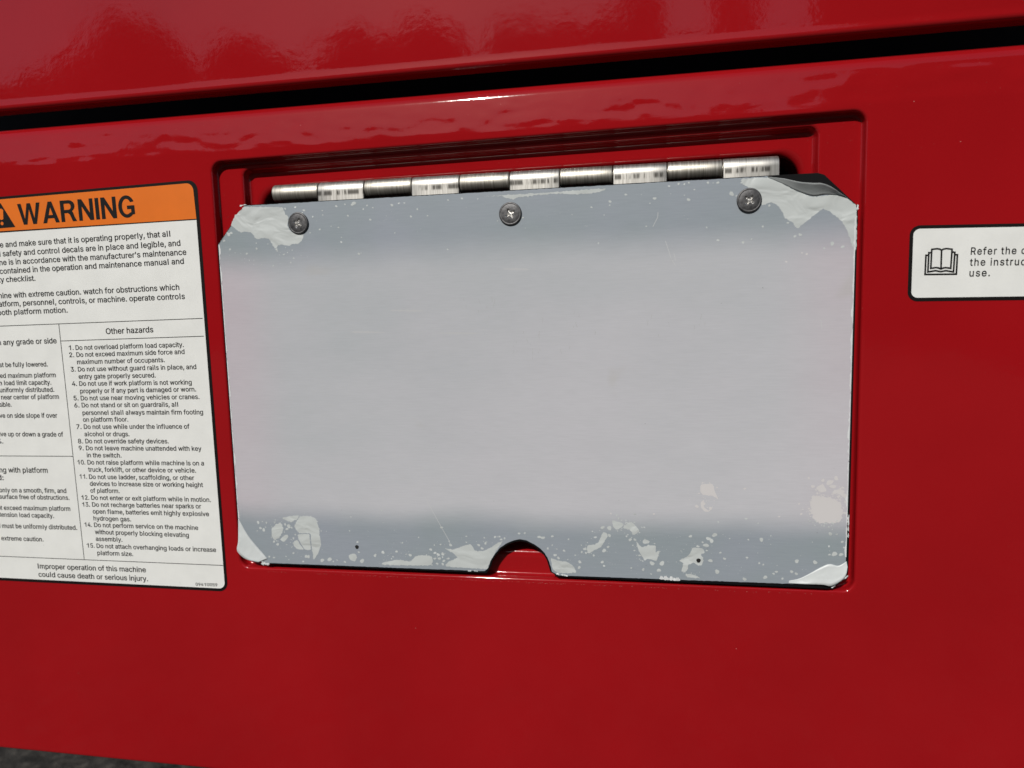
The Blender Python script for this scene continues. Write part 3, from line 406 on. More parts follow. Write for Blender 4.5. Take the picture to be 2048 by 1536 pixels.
 '5': (453, '221,-19 198,-18 176,-14 155,-8 135,0 116,11 100,23 85,37 73,53 63,71 55,89 50,109 46,142 133,142 136,122 138,113 142,104 148,96 154,89 161,82 169,76 178,71 188,67 199,64 210,62 221,62 235,63 247,65 259,69 270,75 280,82 289,90 297,99 303,110 309,122 313,134 315,148 316,162 315,177 313,190 309,203 303,215 296,226 288,236 279,245 269,252 257,257 245,262 232,264 218,265 206,264 194,263 183,260 171,257 161,253 151,248 143,243 132,233 54,242 85,521 378,521 378,440 161,440 147,313 132,313 138,318 149,325 161,331 174,336 187,340 201,343 215,345 229,346 248,345 265,342 282,338 298,332 314,324 328,316 342,305 354,293 365,281 374,267 383,252 390,235 396,218 400,201 402,182 403,163 401,138 397,114 390,91 379,70 366,50 351,33 334,18 315,5 293,-6 271,-13 247,-17 148,325', '57,64,58 64,59,58 7,6,18 18,17,7 8,7,17 17,16,8 9,8,16 16,15,9 10,9,15 15,14,10 11,10,14 14,13,11 12,11,13 64,57,56 56,55,64 55,63,64 63,65,64 23,1,24 0,26,25 48,72,49 71,49,72 24,1,0 0,25,24 70,50,49 49,71,70 1,23,2 22,2,23 69,68,51 51,50,69 50,70,69 2,22,3 22,21,3 4,3,21 21,20,4 5,4,20 20,19,5 6,5,19 18,6,19 63,55,54 54,53,63 53,52,63 52,51,63 51,68,63 68,67,63 66,63,67 65,63,100 64,65,62 59,64,62 27,99,98 28,27,98 73,47,74 28,98,97 29,28,97 46,45,76 76,75,46 47,46,75 74,47,75 37,36,89 89,88,37 88,87,37 38,37,87 87,86,38 29,97,96 30,29,96 96,95,30 31,30,95 95,94,31 32,31,94 94,93,32 33,32,93 93,92,33 34,33,92 92,91,34 35,34,91 91,90,35 90,89,35 89,36,35 38,86,39 86,85,39 40,39,85 85,84,40 84,83,40 41,40,83 83,82,41 42,41,82 82,81,42 81,80,42 43,42,80 80,79,43 44,43,79 79,78,44 78,77,44 45,44,77 76,45,77 26,0,99 99,27,26 47,73,48 72,48,73 61,60,62 59,62,60 63,66,100 62,65,100'),
 '6': (453, '226,-19 202,-17 179,-13 157,-6 136,4 117,17 101,32 86,49 74,69 64,90 57,113 53,137 51,162 53,182 56,202 61,222 69,243 79,266 92,291 108,318 127,347 246,521 340,518 157,249 128,251 139,274 144,282 150,289 157,296 164,303 173,309 182,314 191,318 201,322 212,324 223,326 235,326 259,325 281,321 302,314 322,305 339,293 355,280 369,264 380,246 389,226 396,204 400,181 401,157 399,133 395,109 388,87 378,67 366,48 351,31 335,16 316,4 296,-6 274,-13 251,-17 226,61 239,61 251,64 262,67 272,73 282,80 290,88 297,97 304,107 309,118 312,130 315,143 315,157 315,171 312,184 309,197 304,208 297,218 290,227 282,235 272,241 262,246 251,250 239,252 226,253 213,252 201,250 190,246 180,241 170,235 162,227 155,218 149,208 144,197 140,185 138,172 137,158 138,144 140,131 144,119 149,107 155,97 162,88 171,80 180,73 190,67 202,64 213,61 207,323', '25,26,19 9,8,99 99,98,9 10,9,98 98,97,10 11,10,97 97,96,11 12,11,96 96,95,12 13,12,95 14,13,95 95,94,14 15,14,94 94,93,15 93,24,15 16,15,24 17,16,24 18,17,24 24,25,18 25,19,18 23,90,89 90,23,91 23,28,27 1,106,2 105,2,106 2,105,3 105,104,3 23,89,88 88,87,23 3,104,4 104,103,4 5,4,103 103,102,5 6,5,102 102,101,6 7,6,101 101,100,7 8,7,100 99,8,100 24,93,92 92,91,24 91,23,24 25,24,23 26,25,23 23,27,26 19,26,27 27,28,19 20,19,28 28,29,20 29,30,20 30,31,20 31,32,20 32,33,20 0,60,107 35,84,36 59,62,61 82,37,83 59,61,0 60,0,61 36,84,83 83,37,36 63,58,57 64,63,57 81,80,39 38,81,39 62,59,58 58,63,62 81,38,82 37,82,38 53,52,68 69,68,52 52,51,69 51,50,69 70,69,50 50,49,70 71,70,49 49,48,71 72,71,48 73,72,48 48,47,73 74,73,47 47,46,74 46,45,74 75,74,45 45,44,75 76,75,44 44,43,76 64,57,56 65,64,56 56,55,65 66,65,55 55,54,66 67,66,54 54,53,67 53,68,67 76,43,77 43,42,77 78,77,42 42,41,78 79,78,41 41,40,79 80,79,40 39,80,40 20,33,21 0,107,1 106,1,107 34,85,84 84,35,34 85,34,86 108,23,34 23,87,34 87,86,34 28,23,29 23,108,33 22,21,33 33,32,23 32,31,23 31,30,23 30,29,23 22,33,108'),
 '7': (453, '80,-10 311,451 311,440 50,440 50,521 403,521 403,446 172,-12 306,440', '0,7,2 1,2,6 6,5,1 6,2,7 4,3,1 1,5,4 1,3,8 2,1,8 0,2,8'),
 '8': (453, '226,-19 200,-18 175,-14 152,-8 130,1 111,11 93,24 77,38 64,55 54,73 46,93 41,113 40,135 41,152 43,169 48,185 54,200 62,215 71,228 82,240 94,250 107,260 120,267 135,273 141,274 141,258 130,262 112,272 96,285 83,301 72,319 64,338 60,359 58,380 60,401 64,421 71,439 80,456 92,472 106,486 122,498 140,509 160,517 181,523 203,526 226,528 249,526 271,523 292,517 311,509 329,498 345,486 359,472 371,456 381,439 388,421 392,401 394,380 392,359 388,338 380,319 369,301 356,285 340,272 323,262 312,258 312,274 318,273 332,267 346,260 359,250 370,240 381,228 390,215 398,200 405,185 409,169 412,152 413,135 411,113 407,93 399,73 388,55 375,38 359,24 342,11 322,1 300,-8 277,-14 252,-18 226,61 242,62 256,64 268,67 280,71 290,77 299,83 307,90 313,98 318,107 322,117 324,127 325,139 324,151 321,162 318,172 312,182 305,191 297,199 288,206 278,212 266,217 254,220 240,223 226,223 212,223 199,220 186,217 174,212 164,206 155,199 147,191 140,182 134,172 131,162 128,151 127,139 128,127 130,117 134,107 139,98 145,90 153,83 162,77 172,71 184,67 197,64 211,62 226,302 238,302 249,304 259,307 269,311 277,316 285,322 291,329 297,337 301,345 305,355 307,365 307,376 307,386 305,396 302,406 297,414 292,421 286,428 278,434 270,439 260,443 250,446 239,447 226,448 214,447 203,446 192,443 183,439 174,434 167,428 160,421 155,414 150,405 147,396 145,386 145,376 145,365 147,355 151,345 155,337 160,329 167,322 174,316 183,311 193,307 203,304 214,302 121,267 332,267', '25,23,26 21,20,26 22,21,26 26,23,186 186,23,27 28,27,23 8,7,130 130,129,8 9,8,129 129,128,9 10,9,128 11,10,128 128,127,11 12,11,127 127,126,12 13,12,126 126,125,13 14,13,125 125,124,14 15,14,124 16,15,124 124,123,16 17,16,123 18,17,123 123,122,18 19,18,122 180,179,24 136,135,2 185,115,114 114,138,185 184,116,115 115,185,184 44,164,163 136,2,1 1,137,136 116,184,183 43,165,164 164,44,43 2,135,3 134,3,135 183,182,24 182,181,24 180,24,181 166,165,42 165,43,42 3,134,4 134,133,4 5,4,133 133,132,5 6,5,132 132,131,6 7,6,131 130,7,131 19,122,121 20,19,121 26,20,121 25,26,121 121,120,25 120,119,25 119,118,25 118,117,25 117,116,25 116,183,25 183,24,25 23,25,24 24,179,23 179,178,23 28,23,178 29,28,178 178,177,29 30,29,177 177,176,30 31,30,176 176,175,31 32,31,175 175,174,32 33,32,174 174,173,33 34,33,173 173,172,34 35,34,172 36,35,172 172,171,36 37,36,171 171,170,37 38,37,170 170,169,38 39,38,169 169,168,39 40,39,168 168,167,40 41,40,167 167,166,41 166,42,41 89,91,0 90,0,91 113,140,139 160,46,161 45,161,46 93,92,88 88,92,89 91,89,92 140,113,112 112,141,140 159,47,160 46,160,47 93,88,87 87,94,93 159,158,48 47,159,48 66,65,67 70,69,64 68,64,69 70,64,65 67,65,64 67,64,187 63,62,67 83,82,98 99,98,82 82,81,99 100,99,81 81,80,100 80,79,100 101,100,79 79,78,101 102,101,78 78,77,102 103,102,77 77,76,103 76,75,103 104,103,75 75,74,104 105,104,74 74,73,105 73,72,105 106,105,72 72,71,106 94,87,86 95,94,86 86,85,95 96,95,85 85,84,96 97,96,84 84,83,97 83,98,97 106,71,107 71,70,107 70,65,107 108,107,65 109,108,65 110,109,65 111,110,65 112,111,65 141,112,65 65,66,141 142,141,66 143,142,66 144,143,66 145,144,66 66,67,145 146,145,67 67,62,146 62,61,146 147,146,61 61,60,147 148,147,60 60,59,148 149,148,59 59,58,149 150,149,58 58,57,150 151,150,57 57,56,151 152,151,56 56,55,152 55,54,152 153,152,54 54,53,153 154,153,53 53,52,154 155,154,52 52,51,155 156,155,51 51,50,156 157,156,50 50,49,157 158,157,49 48,158,49 137,1,0 0,90,137 113,139,114 138,114,139 161,45,162 163,162,45 44,163,45 22,26,186 64,68,187 63,67,187'),
 '9': (453, '226,528 251,526 274,522 296,515 316,504 335,492 352,477 366,459 378,440 388,419 395,396 400,372 401,347 400,327 397,307 391,286 384,265 374,243 361,218 344,191 325,162 207,-12 113,-9 295,260 324,258 314,234 309,227 302,219 296,212 288,206 280,200 271,195 261,191 251,187 240,185 229,183 218,183 194,184 172,188 151,194 131,204 113,215 98,229 84,245 72,263 63,283 57,304 53,327 51,352 53,376 57,400 64,422 74,442 87,461 101,478 118,492 137,505 157,515 179,522 202,526 226,448 213,447 202,445 191,441 180,436 171,429 163,421 155,412 149,402 144,390 140,378 138,365 137,352 138,338 140,324 144,312 149,301 155,291 162,282 171,274 180,268 191,262 202,259 213,256 226,255 239,256 251,258 262,262 272,267 282,274 290,282 298,291 304,301 309,312 312,324 315,337 315,350 315,365 312,378 309,390 304,402 297,412 290,421 282,429 272,436 262,441 251,445 239,447 245,186', '44,43,76 76,75,44 45,44,75 75,74,45 46,45,74 47,46,74 74,73,47 48,47,73 73,72,48 72,71,48 49,48,71 71,70,49 50,49,70 70,69,50 51,50,69 69,68,51 52,51,68 53,52,68 38,81,39 81,80,39 82,37,83 35,84,36 0,61,60 83,37,36 36,84,83 59,62,61 61,0,59 37,82,38 81,38,82 57,64,63 58,57,63 63,62,58 62,59,58 20,33,21 39,80,40 80,79,40 41,40,79 79,78,41 42,41,78 78,77,42 43,42,77 76,43,77 53,68,67 54,53,67 67,66,54 55,54,66 66,65,55 56,55,65 65,64,56 64,57,56 1,107,106 105,2,106 1,106,2 23,90,89 28,27,23 90,23,91 88,87,23 23,89,88 105,104,3 2,105,3 25,26,19 19,18,25 24,25,18 18,17,24 17,16,24 16,15,24 93,24,15 94,93,15 15,14,94 95,94,14 14,13,95 13,12,95 96,95,12 12,11,96 97,96,11 11,10,97 98,97,10 10,9,98 99,98,9 9,8,99 32,33,20 31,32,20 30,31,20 29,30,20 28,29,20 20,19,28 27,28,19 19,26,27 23,27,26 26,25,23 25,24,23 91,23,24 92,91,24 24,93,92 99,8,100 8,7,100 101,100,7 7,6,101 102,101,6 6,5,102 103,102,5 5,4,103 104,103,4 3,104,4 84,35,34 85,84,34 0,60,107 107,1,0 85,34,86 108,23,34 23,87,34 87,86,34 29,28,23 23,108,33 22,21,33 33,32,23 32,31,23 31,30,23 30,29,23 22,33,108'),
 ':': (188, '95,-16 84,-15 73,-12 63,-7 55,0 47,9 42,19 39,30 37,41 39,52 42,63 47,73 55,82 63,89 73,95 84,98 95,99 107,98 118,95 127,89 136,82 144,73 149,63 152,52 153,41 152,30 149,19 143,9 136,0 127,-7 118,-12 107,-15 95,259 84,260 73,263 63,268 55,275 47,284 42,294 39,305 37,316 39,328 42,338 47,348 55,357 63,364 73,370 84,373 95,374 107,373 118,370 127,364 136,357 144,348 149,338 152,328 153,316 152,305 149,294 143,284 136,276 127,268 118,263 107,260', '6,5,7 8,7,5 9,8,12 12,11,9 10,9,11 38,37,39 40,39,37 41,40,44 44,43,41 42,41,43 3,2,1 1,0,3 4,3,0 15,14,13 34,33,35 33,32,35 36,35,32 46,45,47 8,5,4 12,8,4 40,37,36 44,40,36 31,30,29 29,28,31 19,18,17 63,62,61 61,60,63 51,50,49 27,26,25 25,24,27 24,23,20 21,20,23 23,22,21 59,58,57 57,56,59 56,55,52 53,52,55 55,54,53 27,24,28 24,20,16 17,16,20 19,17,20 59,56,60 56,52,48 49,48,52 51,49,52 31,28,0 28,24,0 24,16,0 4,0,16 12,4,16 13,12,16 15,13,16 63,60,32 60,56,32 56,48,32 36,32,48 44,36,48 45,44,48 47,45,48'),
 'D': (502, '219,-12 84,-12 84,69 214,69 243,70 269,75 292,82 312,91 329,103 345,118 357,135 368,154 376,176 382,200 386,227 387,255 386,284 382,310 376,334 368,356 358,375 345,391 330,406 313,418 294,427 272,434 248,438 221,440 81,440 81,521 226,521 263,519 297,513 329,503 359,489 385,471 408,450 428,425 444,396 457,365 466,331 472,295 474,255 472,216 466,179 457,145 444,113 427,85 407,60 384,38 357,20 326,6 293,-4 257,-10 137,521 137,-12 48,-12 48,521 137,440 137,69', '57,56,28 55,2,1 1,2,56 28,56,2 57,28,29 30,27,26 3,0,4 27,30,54 0,3,55 2,55,59 28,2,58 28,58,54 29,28,54 5,53,52 52,6,5 6,52,51 51,7,6 23,33,24 33,32,24 25,24,32 31,25,32 4,0,53 53,5,4 25,31,26 30,26,31 16,15,42 42,41,16 47,46,10 11,10,46 46,45,11 12,11,45 45,44,12 13,12,44 44,43,13 14,13,43 43,42,14 42,15,14 16,41,17 41,40,17 18,17,40 40,39,18 19,18,39 39,38,19 20,19,38 38,37,20 21,20,37 37,36,21 35,21,36 7,51,50 8,7,50 50,49,8 9,8,49 49,48,9 48,47,9 47,10,9 21,35,22 35,34,22 23,22,34 33,23,34 27,54,58 2,59,58 55,3,59'),
 'I': (270, '88,-12 190,-12 190,521 88,521', '0,1,2,3'),
 'O': (533, '267,-19 234,-17 202,-10 172,0 144,15 118,33 96,55 76,81 59,110 46,142 36,177 30,214 28,254 30,294 36,332 46,366 59,399 76,427 96,453 118,475 144,494 172,509 202,519 234,525 267,528 300,525 332,519 362,509 390,494 416,475 438,453 458,427 475,398 488,366 497,332 503,294 505,254 503,214 497,177 488,142 475,110 458,81 438,55 415,33 390,15 362,0 332,-10 300,-17 267,65 288,66 307,70 326,77 343,86 359,98 374,112 386,129 397,149 406,172 413,196 417,224 418,254 417,284 413,312 406,337 397,359 386,379 374,396 359,411 343,423 326,432 307,438 288,442 267,444 246,442 227,438 208,432 191,422 174,410 160,396 147,379 136,359 127,337 121,312 117,284 115,254 117,224 121,197 127,172 136,149 147,130 160,113 174,98 191,86 208,77 227,70 246,66', '9,8,88 88,87,9 10,9,87 87,86,10 11,10,86 86,85,11 12,11,85 85,84,12 84,83,12 13,12,83 83,82,13 14,13,82 82,81,14 15,14,81 81,80,15 16,15,80 3,92,4 92,91,4 77,76,20 76,21,20 93,2,94 75,74,22 95,1,0 73,24,23 94,2,1 1,95,94 73,23,74 22,74,23 2,93,3 92,3,93 21,76,75 75,22,21 4,91,5 6,5,91 91,90,6 7,6,90 90,89,7 8,7,89 88,8,89 16,80,79 17,16,79 79,78,17 18,17,78 78,77,18 19,18,77 77,20,19 51,50,46 69,26,70 46,50,47 49,47,50 25,71,70 70,26,25 52,45,44 53,52,44 68,67,28 27,68,28 51,46,45 45,52,51 68,27,69 26,69,27 40,39,56 57,56,39 39,38,57 58,57,38 38,37,58 59,58,37 37,36,59 60,59,36 61,60,36 36,35,61 62,61,35 35,34,62 63,62,34 34,33,63 64,63,33 33,32,64 53,44,43 54,53,43 43,42,54 42,41,54 55,54,41 41,40,55 40,56,55 64,32,65 32,31,65 66,65,31 31,30,66 30,29,66 67,66,29 28,67,29 47,49,0 49,48,0 95,0,48 24,73,72 72,71,24 71,25,24'),
 'R': (449, '48,-12 48,521 236,521 265,519 292,515 317,509 339,499 358,487 375,473 389,457 401,439 410,419 416,398 420,376 421,352 420,328 416,306 410,285 401,266 389,248 375,232 358,218 338,206 316,197 292,191 265,187 236,186 84,186 84,267 233,267 251,268 267,270 281,273 293,278 302,283 311,290 318,297 323,306 327,316 331,327 333,339 333,352 332,365 331,378 327,389 323,399 318,408 311,416 302,423 292,429 280,434 267,437 251,439 233,440 137,440 137,-12 346,-12 213,239 310,241 445,-10 137,267 137,186 241,186 330,203', '27,0,55 0,27,28 1,0,28 28,54,1 2,53,52 52,3,2 27,55,61 62,25,57 57,25,58 30,29,57 28,27,61 54,28,60 53,2,54 1,54,2 51,50,4 58,34,33 34,58,35 23,58,24 32,31,58 58,33,32 50,49,5 4,50,5 24,58,25 3,52,51 51,4,3 20,19,36 37,36,19 19,18,37 38,37,18 18,17,38 17,16,38 39,38,16 16,15,39 40,39,15 15,14,40 41,40,14 42,41,14 14,13,42 43,42,13 13,12,43 44,43,12 12,11,44 11,10,44 45,44,10 10,9,45 46,45,9 9,8,46 25,62,56 24,25,56 23,24,56 23,56,63 58,23,63 22,21,58 21,20,58 20,36,58 35,58,36 46,8,47 8,7,47 48,47,7 7,6,48 49,48,6 5,49,6 26,57,61 57,29,60 60,61,57 60,28,61 57,26,62 58,31,30 30,57,58 22,58,63 56,59,63'),
 'a': (389, '160,-21 141,-20 123,-17 106,-12 89,-6 74,2 60,12 48,24 38,38 29,53 23,70 20,88 18,108 19,125 22,140 26,155 33,167 41,178 50,188 60,196 72,204 84,210 96,215 109,219 123,222 136,225 150,228 163,230 177,232 193,234 208,236 221,237 232,239 242,240 249,242 255,243 259,245 261,247 262,248 263,251 264,255 264,256 263,267 262,276 259,284 256,291 252,297 247,302 241,307 235,311 227,314 217,317 207,318 196,319 184,318 173,317 163,315 154,311 146,307 138,303 132,298 126,293 121,287 117,281 114,275 107,259 24,284 38,313 47,329 58,343 71,355 84,365 99,374 114,381 129,387 146,391 162,394 178,396 194,396 205,396 217,395 229,393 242,391 255,388 267,383 280,377 292,370 304,362 315,352 324,340 333,326 340,310 345,292 348,273 349,252 349,-12 265,-12 265,40 280,40 279,39 274,31 268,24 260,16 252,8 242,2 232,-5 220,-10 207,-15 192,-18 177,-20 170,57 185,58 199,60 211,64 222,69 232,76 240,83 247,90 253,99 258,109 261,118 263,128 264,138 267,172 280,178 275,175 269,172 263,170 256,169 249,167 241,165 233,164 225,163 217,161 209,160 202,159 195,158 188,158 182,157 177,156 167,155 157,153 147,150 138,147 130,144 123,140 117,136 112,131 109,126 106,120 104,113 104,105 104,97 106,91 108,85 112,79 116,75 121,70 127,67 134,63 142,61 151,59 160,58 265,20 269,172', '8,7,155 155,154,8 9,8,154 154,153,9 10,9,153 153,152,10 11,10,152 152,151,11 12,11,151 151,150,12 13,12,150 14,13,150 150,149,14 15,14,149 149,148,15 16,15,148 17,16,148 18,17,148 148,147,18 19,18,147 67,66,65 65,64,67 68,67,64 160,159,2 27,140,139 139,138,27 138,28,27 109,110,0 162,0,110 26,141,140 140,27,26 55,54,76 54,77,76 0,162,1 162,161,1 2,1,161 160,2,161 24,143,142 25,24,142 142,141,25 141,26,25 57,56,74 75,74,56 56,55,75 55,76,75 2,159,3 159,158,3 4,3,158 158,157,4 5,4,157 157,156,5 6,5,156 7,6,156 155,7,156 19,147,146 20,19,146 21,20,146 146,145,21 22,21,145 145,144,22 23,22,144 144,143,23 143,24,23 68,64,63 63,62,68 69,68,62 62,61,69 70,69,61 61,60,70 71,70,60 60,59,71 72,71,59 59,58,72 73,72,58 58,57,73 57,74,73 29,136,135 53,79,78 30,134,133 112,107,106 29,135,134 134,30,29 79,53,52 52,80,79 32,130,129 129,33,32 112,106,105 113,112,105 105,104,113 104,103,113 30,133,132 31,30,132 132,131,31 131,130,31 130,32,31 50,82,51 82,81,51 52,51,81 80,52,81 97,101,100 100,99,97 99,98,97 95,94,124 99,100,95 98,99,95 95,100,96 100,101,96 101,97,163 120,119,98 121,120,98 98,95,121 95,124,121 122,121,124 124,125,122 125,126,122 126,123,122 126,125,124 36,35,124 37,36,124 38,37,124 124,94,38 39,38,94 40,39,94 41,40,94 94,93,41 42,41,93 93,92,42 43,42,92 92,91,43 44,43,91 91,90,44 45,44,90 90,89,45 102,97,103 113,103,97 114,113,97 115,114,97 116,115,97 117,116,97 97,98,117 118,117,98 98,119,118 33,129,128 128,127,33 34,33,127 124,35,34 45,89,46 89,88,46 88,87,46 47,46,87 87,86,47 48,47,86 86,85,48 49,48,85 85,84,49 84,83,49 50,49,83 82,50,83 110,109,108 111,110,108 108,107,111 107,112,111 28,138,137 137,136,28 136,29,28 53,78,54 77,54,78 97,102,163 96,101,163 124,34,164 124,164,126 123,126,164 34,127,164'),
 'b': (424, '230,-20 212,-19 195,-17 180,-13 167,-7 155,0 145,7 136,15 129,24 122,32 117,39 112,46 112,47 124,47 124,-12 41,-12 41,521 126,521 126,331 112,331 112,332 117,339 122,346 128,353 136,362 144,369 155,377 166,383 179,389 194,393 211,396 229,396 254,395 277,390 299,382 320,371 338,356 355,339 369,320 381,298 390,273 397,247 401,219 402,189 401,159 397,130 390,104 381,79 369,57 355,38 338,20 320,6 299,-5 277,-14 254,-19 220,59 235,60 249,63 261,68 272,75 282,84 291,95 298,107 305,121 310,136 313,153 315,171 316,189 315,208 313,225 310,242 305,257 299,271 291,283 282,293 273,302 262,309 249,314 236,317 220,318 205,317 191,314 179,309 168,302 158,294 150,284 142,272 136,258 131,243 128,227 125,209 125,189 125,170 128,152 131,135 136,119 143,106 150,94 159,83 169,75 180,68 192,63 205,60 124,29 126,350', '12,15,11 16,15,19 19,20,16 14,9,10 9,13,10 14,10,15 11,15,10 10,13,11 12,11,13 16,20,21 21,22,16 24,23,18 9,14,103 13,9,103 94,93,12 15,12,93 93,92,15 92,91,15 91,90,15 19,15,90 90,89,19 89,88,19 88,87,19 20,19,18 21,20,18 22,21,18 2,102,3 101,3,102 3,101,4 81,80,28 80,29,28 4,101,5 101,100,5 6,5,100 7,6,100 26,25,82 82,81,26 27,26,81 81,28,27 13,8,7 7,100,13 100,99,13 99,98,13 98,97,13 12,13,97 97,96,12 96,95,12 94,12,95 19,87,86 86,85,19 18,19,85 85,84,18 84,83,18 83,82,18 24,18,82 82,25,24 16,22,17 0,55,1 30,79,31 57,56,54 77,32,78 54,56,0 55,0,56 31,79,78 78,32,31 76,75,34 33,76,34 57,54,53 58,57,53 53,52,58 52,59,58 76,33,77 32,77,33 47,46,63 64,63,46 46,45,64 65,64,45 45,44,65 66,65,44 44,43,66 67,66,43 68,67,43 43,42,68 69,68,42 42,41,69 70,69,41 41,40,70 71,70,40 40,39,71 59,52,51 51,50,59 60,59,50 50,49,60 61,60,49 49,48,61 62,61,48 48,47,62 47,63,62 71,39,72 39,38,72 73,72,38 38,37,73 74,73,37 37,36,74 75,74,36 36,35,75 34,75,35 102,2,1 1,55,102 79,30,80 29,80,30 8,13,103 18,23,104 22,18,104 17,22,104'),
 'c': (396, '207,-20 181,-19 156,-14 132,-5 110,6 91,21 73,38 58,58 45,80 35,104 28,130 24,158 22,187 24,217 28,246 35,272 45,296 58,319 73,338 91,355 110,370 132,382 156,390 181,395 207,396 222,396 236,394 250,392 263,389 276,384 289,379 301,373 312,366 322,358 332,349 341,339 350,329 357,318 363,306 369,293 377,268 295,247 289,265 287,271 284,277 280,282 277,288 272,292 268,297 263,301 257,305 251,308 245,311 238,313 231,315 224,317 216,318 207,318 191,317 177,313 164,308 153,301 142,291 133,280 126,268 120,254 115,239 111,222 109,205 108,187 109,170 111,153 115,137 120,122 126,108 133,95 142,85 152,75 164,68 177,63 191,60 207,58 216,59 224,60 232,61 239,63 246,65 252,68 258,72 263,76 269,80 273,85 278,90 282,95 285,101 288,107 291,114 296,132 378,111 370,86 365,73 358,61 351,49 343,39 334,29 324,20 313,12 302,4 290,-2 277,-8 264,-12 250,-16 236,-18 222,-20', '8,7,74 74,73,8 9,8,73 73,72,9 10,9,72 72,71,10 11,10,71 71,70,11 12,11,70 70,69,12 69,68,12 13,12,68 68,67,13 14,13,67 67,66,14 15,14,66 66,65,15 16,15,65 65,64,16 17,16,64 2,79,3 79,78,3 60,59,21 59,22,21 80,1,0 0,81,80 58,24,23 113,83,82 25,56,55 113,82,0 81,0,82 24,58,57 57,56,24 56,25,24 1,80,2 79,2,80 22,59,58 58,23,22 3,78,4 78,77,4 5,4,77 77,76,5 6,5,76 76,75,6 7,6,75 74,7,75 17,64,63 18,17,63 63,62,18 19,18,62 62,61,19 20,19,61 61,60,20 60,21,20 84,112,111 85,84,111 85,111,110 86,85,110 110,109,86 87,86,109 52,51,29 29,28,52 53,52,28 27,53,28 102,101,94 95,94,101 101,100,95 96,95,100 100,99,96 97,96,99 99,98,97 40,39,41 42,41,39 39,38,42 43,42,38 38,37,43 87,109,108 88,87,108 108,107,88 89,88,107 107,106,89 90,89,106 106,105,90 91,90,105 105,104,91 92,91,104 104,103,92 93,92,103 103,102,93 102,94,93 43,37,44 37,36,44 45,44,36 36,35,45 46,45,35 35,34,46 47,46,34 34,33,47 48,47,33 33,32,48 49,48,32 32,31,49 50,49,31 31,30,50 51,50,30 29,51,30 83,113,112 112,84,83 53,27,54 27,26,54 55,54,26 25,55,26'),
 'd': (424, '195,-20 171,-19 147,-14 125,-5 105,6 86,20 70,38 56,57 44,79 34,104 27,130 23,159 22,189 23,219 28,247 34,273 44,298 56,320 70,339 87,356 105,371 126,382 148,390 171,395 196,396 214,396 230,393 245,389 258,383 270,377 280,369 289,362 296,354 303,346 308,338 313,332 313,331 299,331 299,521 384,521 384,-12 301,-12 301,47 313,47 313,46 308,39 302,31 296,23 288,15 279,7 269,0 258,-7 245,-13 230,-17 213,-19 205,59 219,60 233,63 245,68 256,75 266,83 274,94 282,106 288,119 293,135 297,152 299,170 300,189 299,209 297,227 293,243 288,259 282,272 275,284 266,294 256,302 245,309 233,314 220,317 205,318 189,317 175,314 163,309 152,302 142,293 133,283 126,271 120,257 115,242 111,225 109,208 108,189 109,171 111,153 115,136 120,121 126,107 134,95 142,84 152,75 163,68 176,63 189,60 299,351 301,29', '10,9,94 94,93,10 11,10,93 93,92,11 12,11,92 92,91,12 91,90,12 13,12,90 90,89,13 14,13,89 89,88,14 15,14,88 88,87,15 16,15,87 54,55,0 102,0,55 79,24,80 0,102,1 101,1,102 23,81,80 80,24,23 1,101,2 101,100,2 3,2,100 99,3,100 22,21,82 82,81,22 81,23,22 3,99,4 5,4,99 99,98,5 6,5,98 98,97,6 7,6,97 97,96,7 8,7,96 96,95,8 9,8,95 94,9,95 16,87,86 17,16,86 86,85,17 18,17,85 85,84,18 19,18,84 84,83,19 20,19,83 83,82,20 82,21,20 25,78,26 56,53,52 57,56,52 77,27,78 26,78,27 57,52,51 51,50,57 58,57,50 50,49,58 30,29,76 77,76,29 29,28,77 27,77,28 37,32,31 40,39,36 44,45,40 40,43,44 36,39,35 40,45,41 46,41,45 42,46,45 45,44,42 44,43,42 35,39,34 33,34,39 46,42,104 48,47,42 65,64,43 43,40,65 66,65,40 40,67,66 67,40,68 40,36,68 69,68,36 70,69,36 71,70,36 36,35,37 35,34,37 34,33,37 37,33,103 33,39,103 58,49,48 48,42,58 59,58,42 60,59,42 61,60,42 42,43,61 62,61,43 63,62,43 43,64,63 71,36,72 73,72,36 36,37,73 74,73,37 75,74,37 76,75,37 37,31,76 30,76,31 53,56,54 55,54,56 78,25,79 24,79,25 32,37,103 39,38,103 42,47,104 41,46,104'),
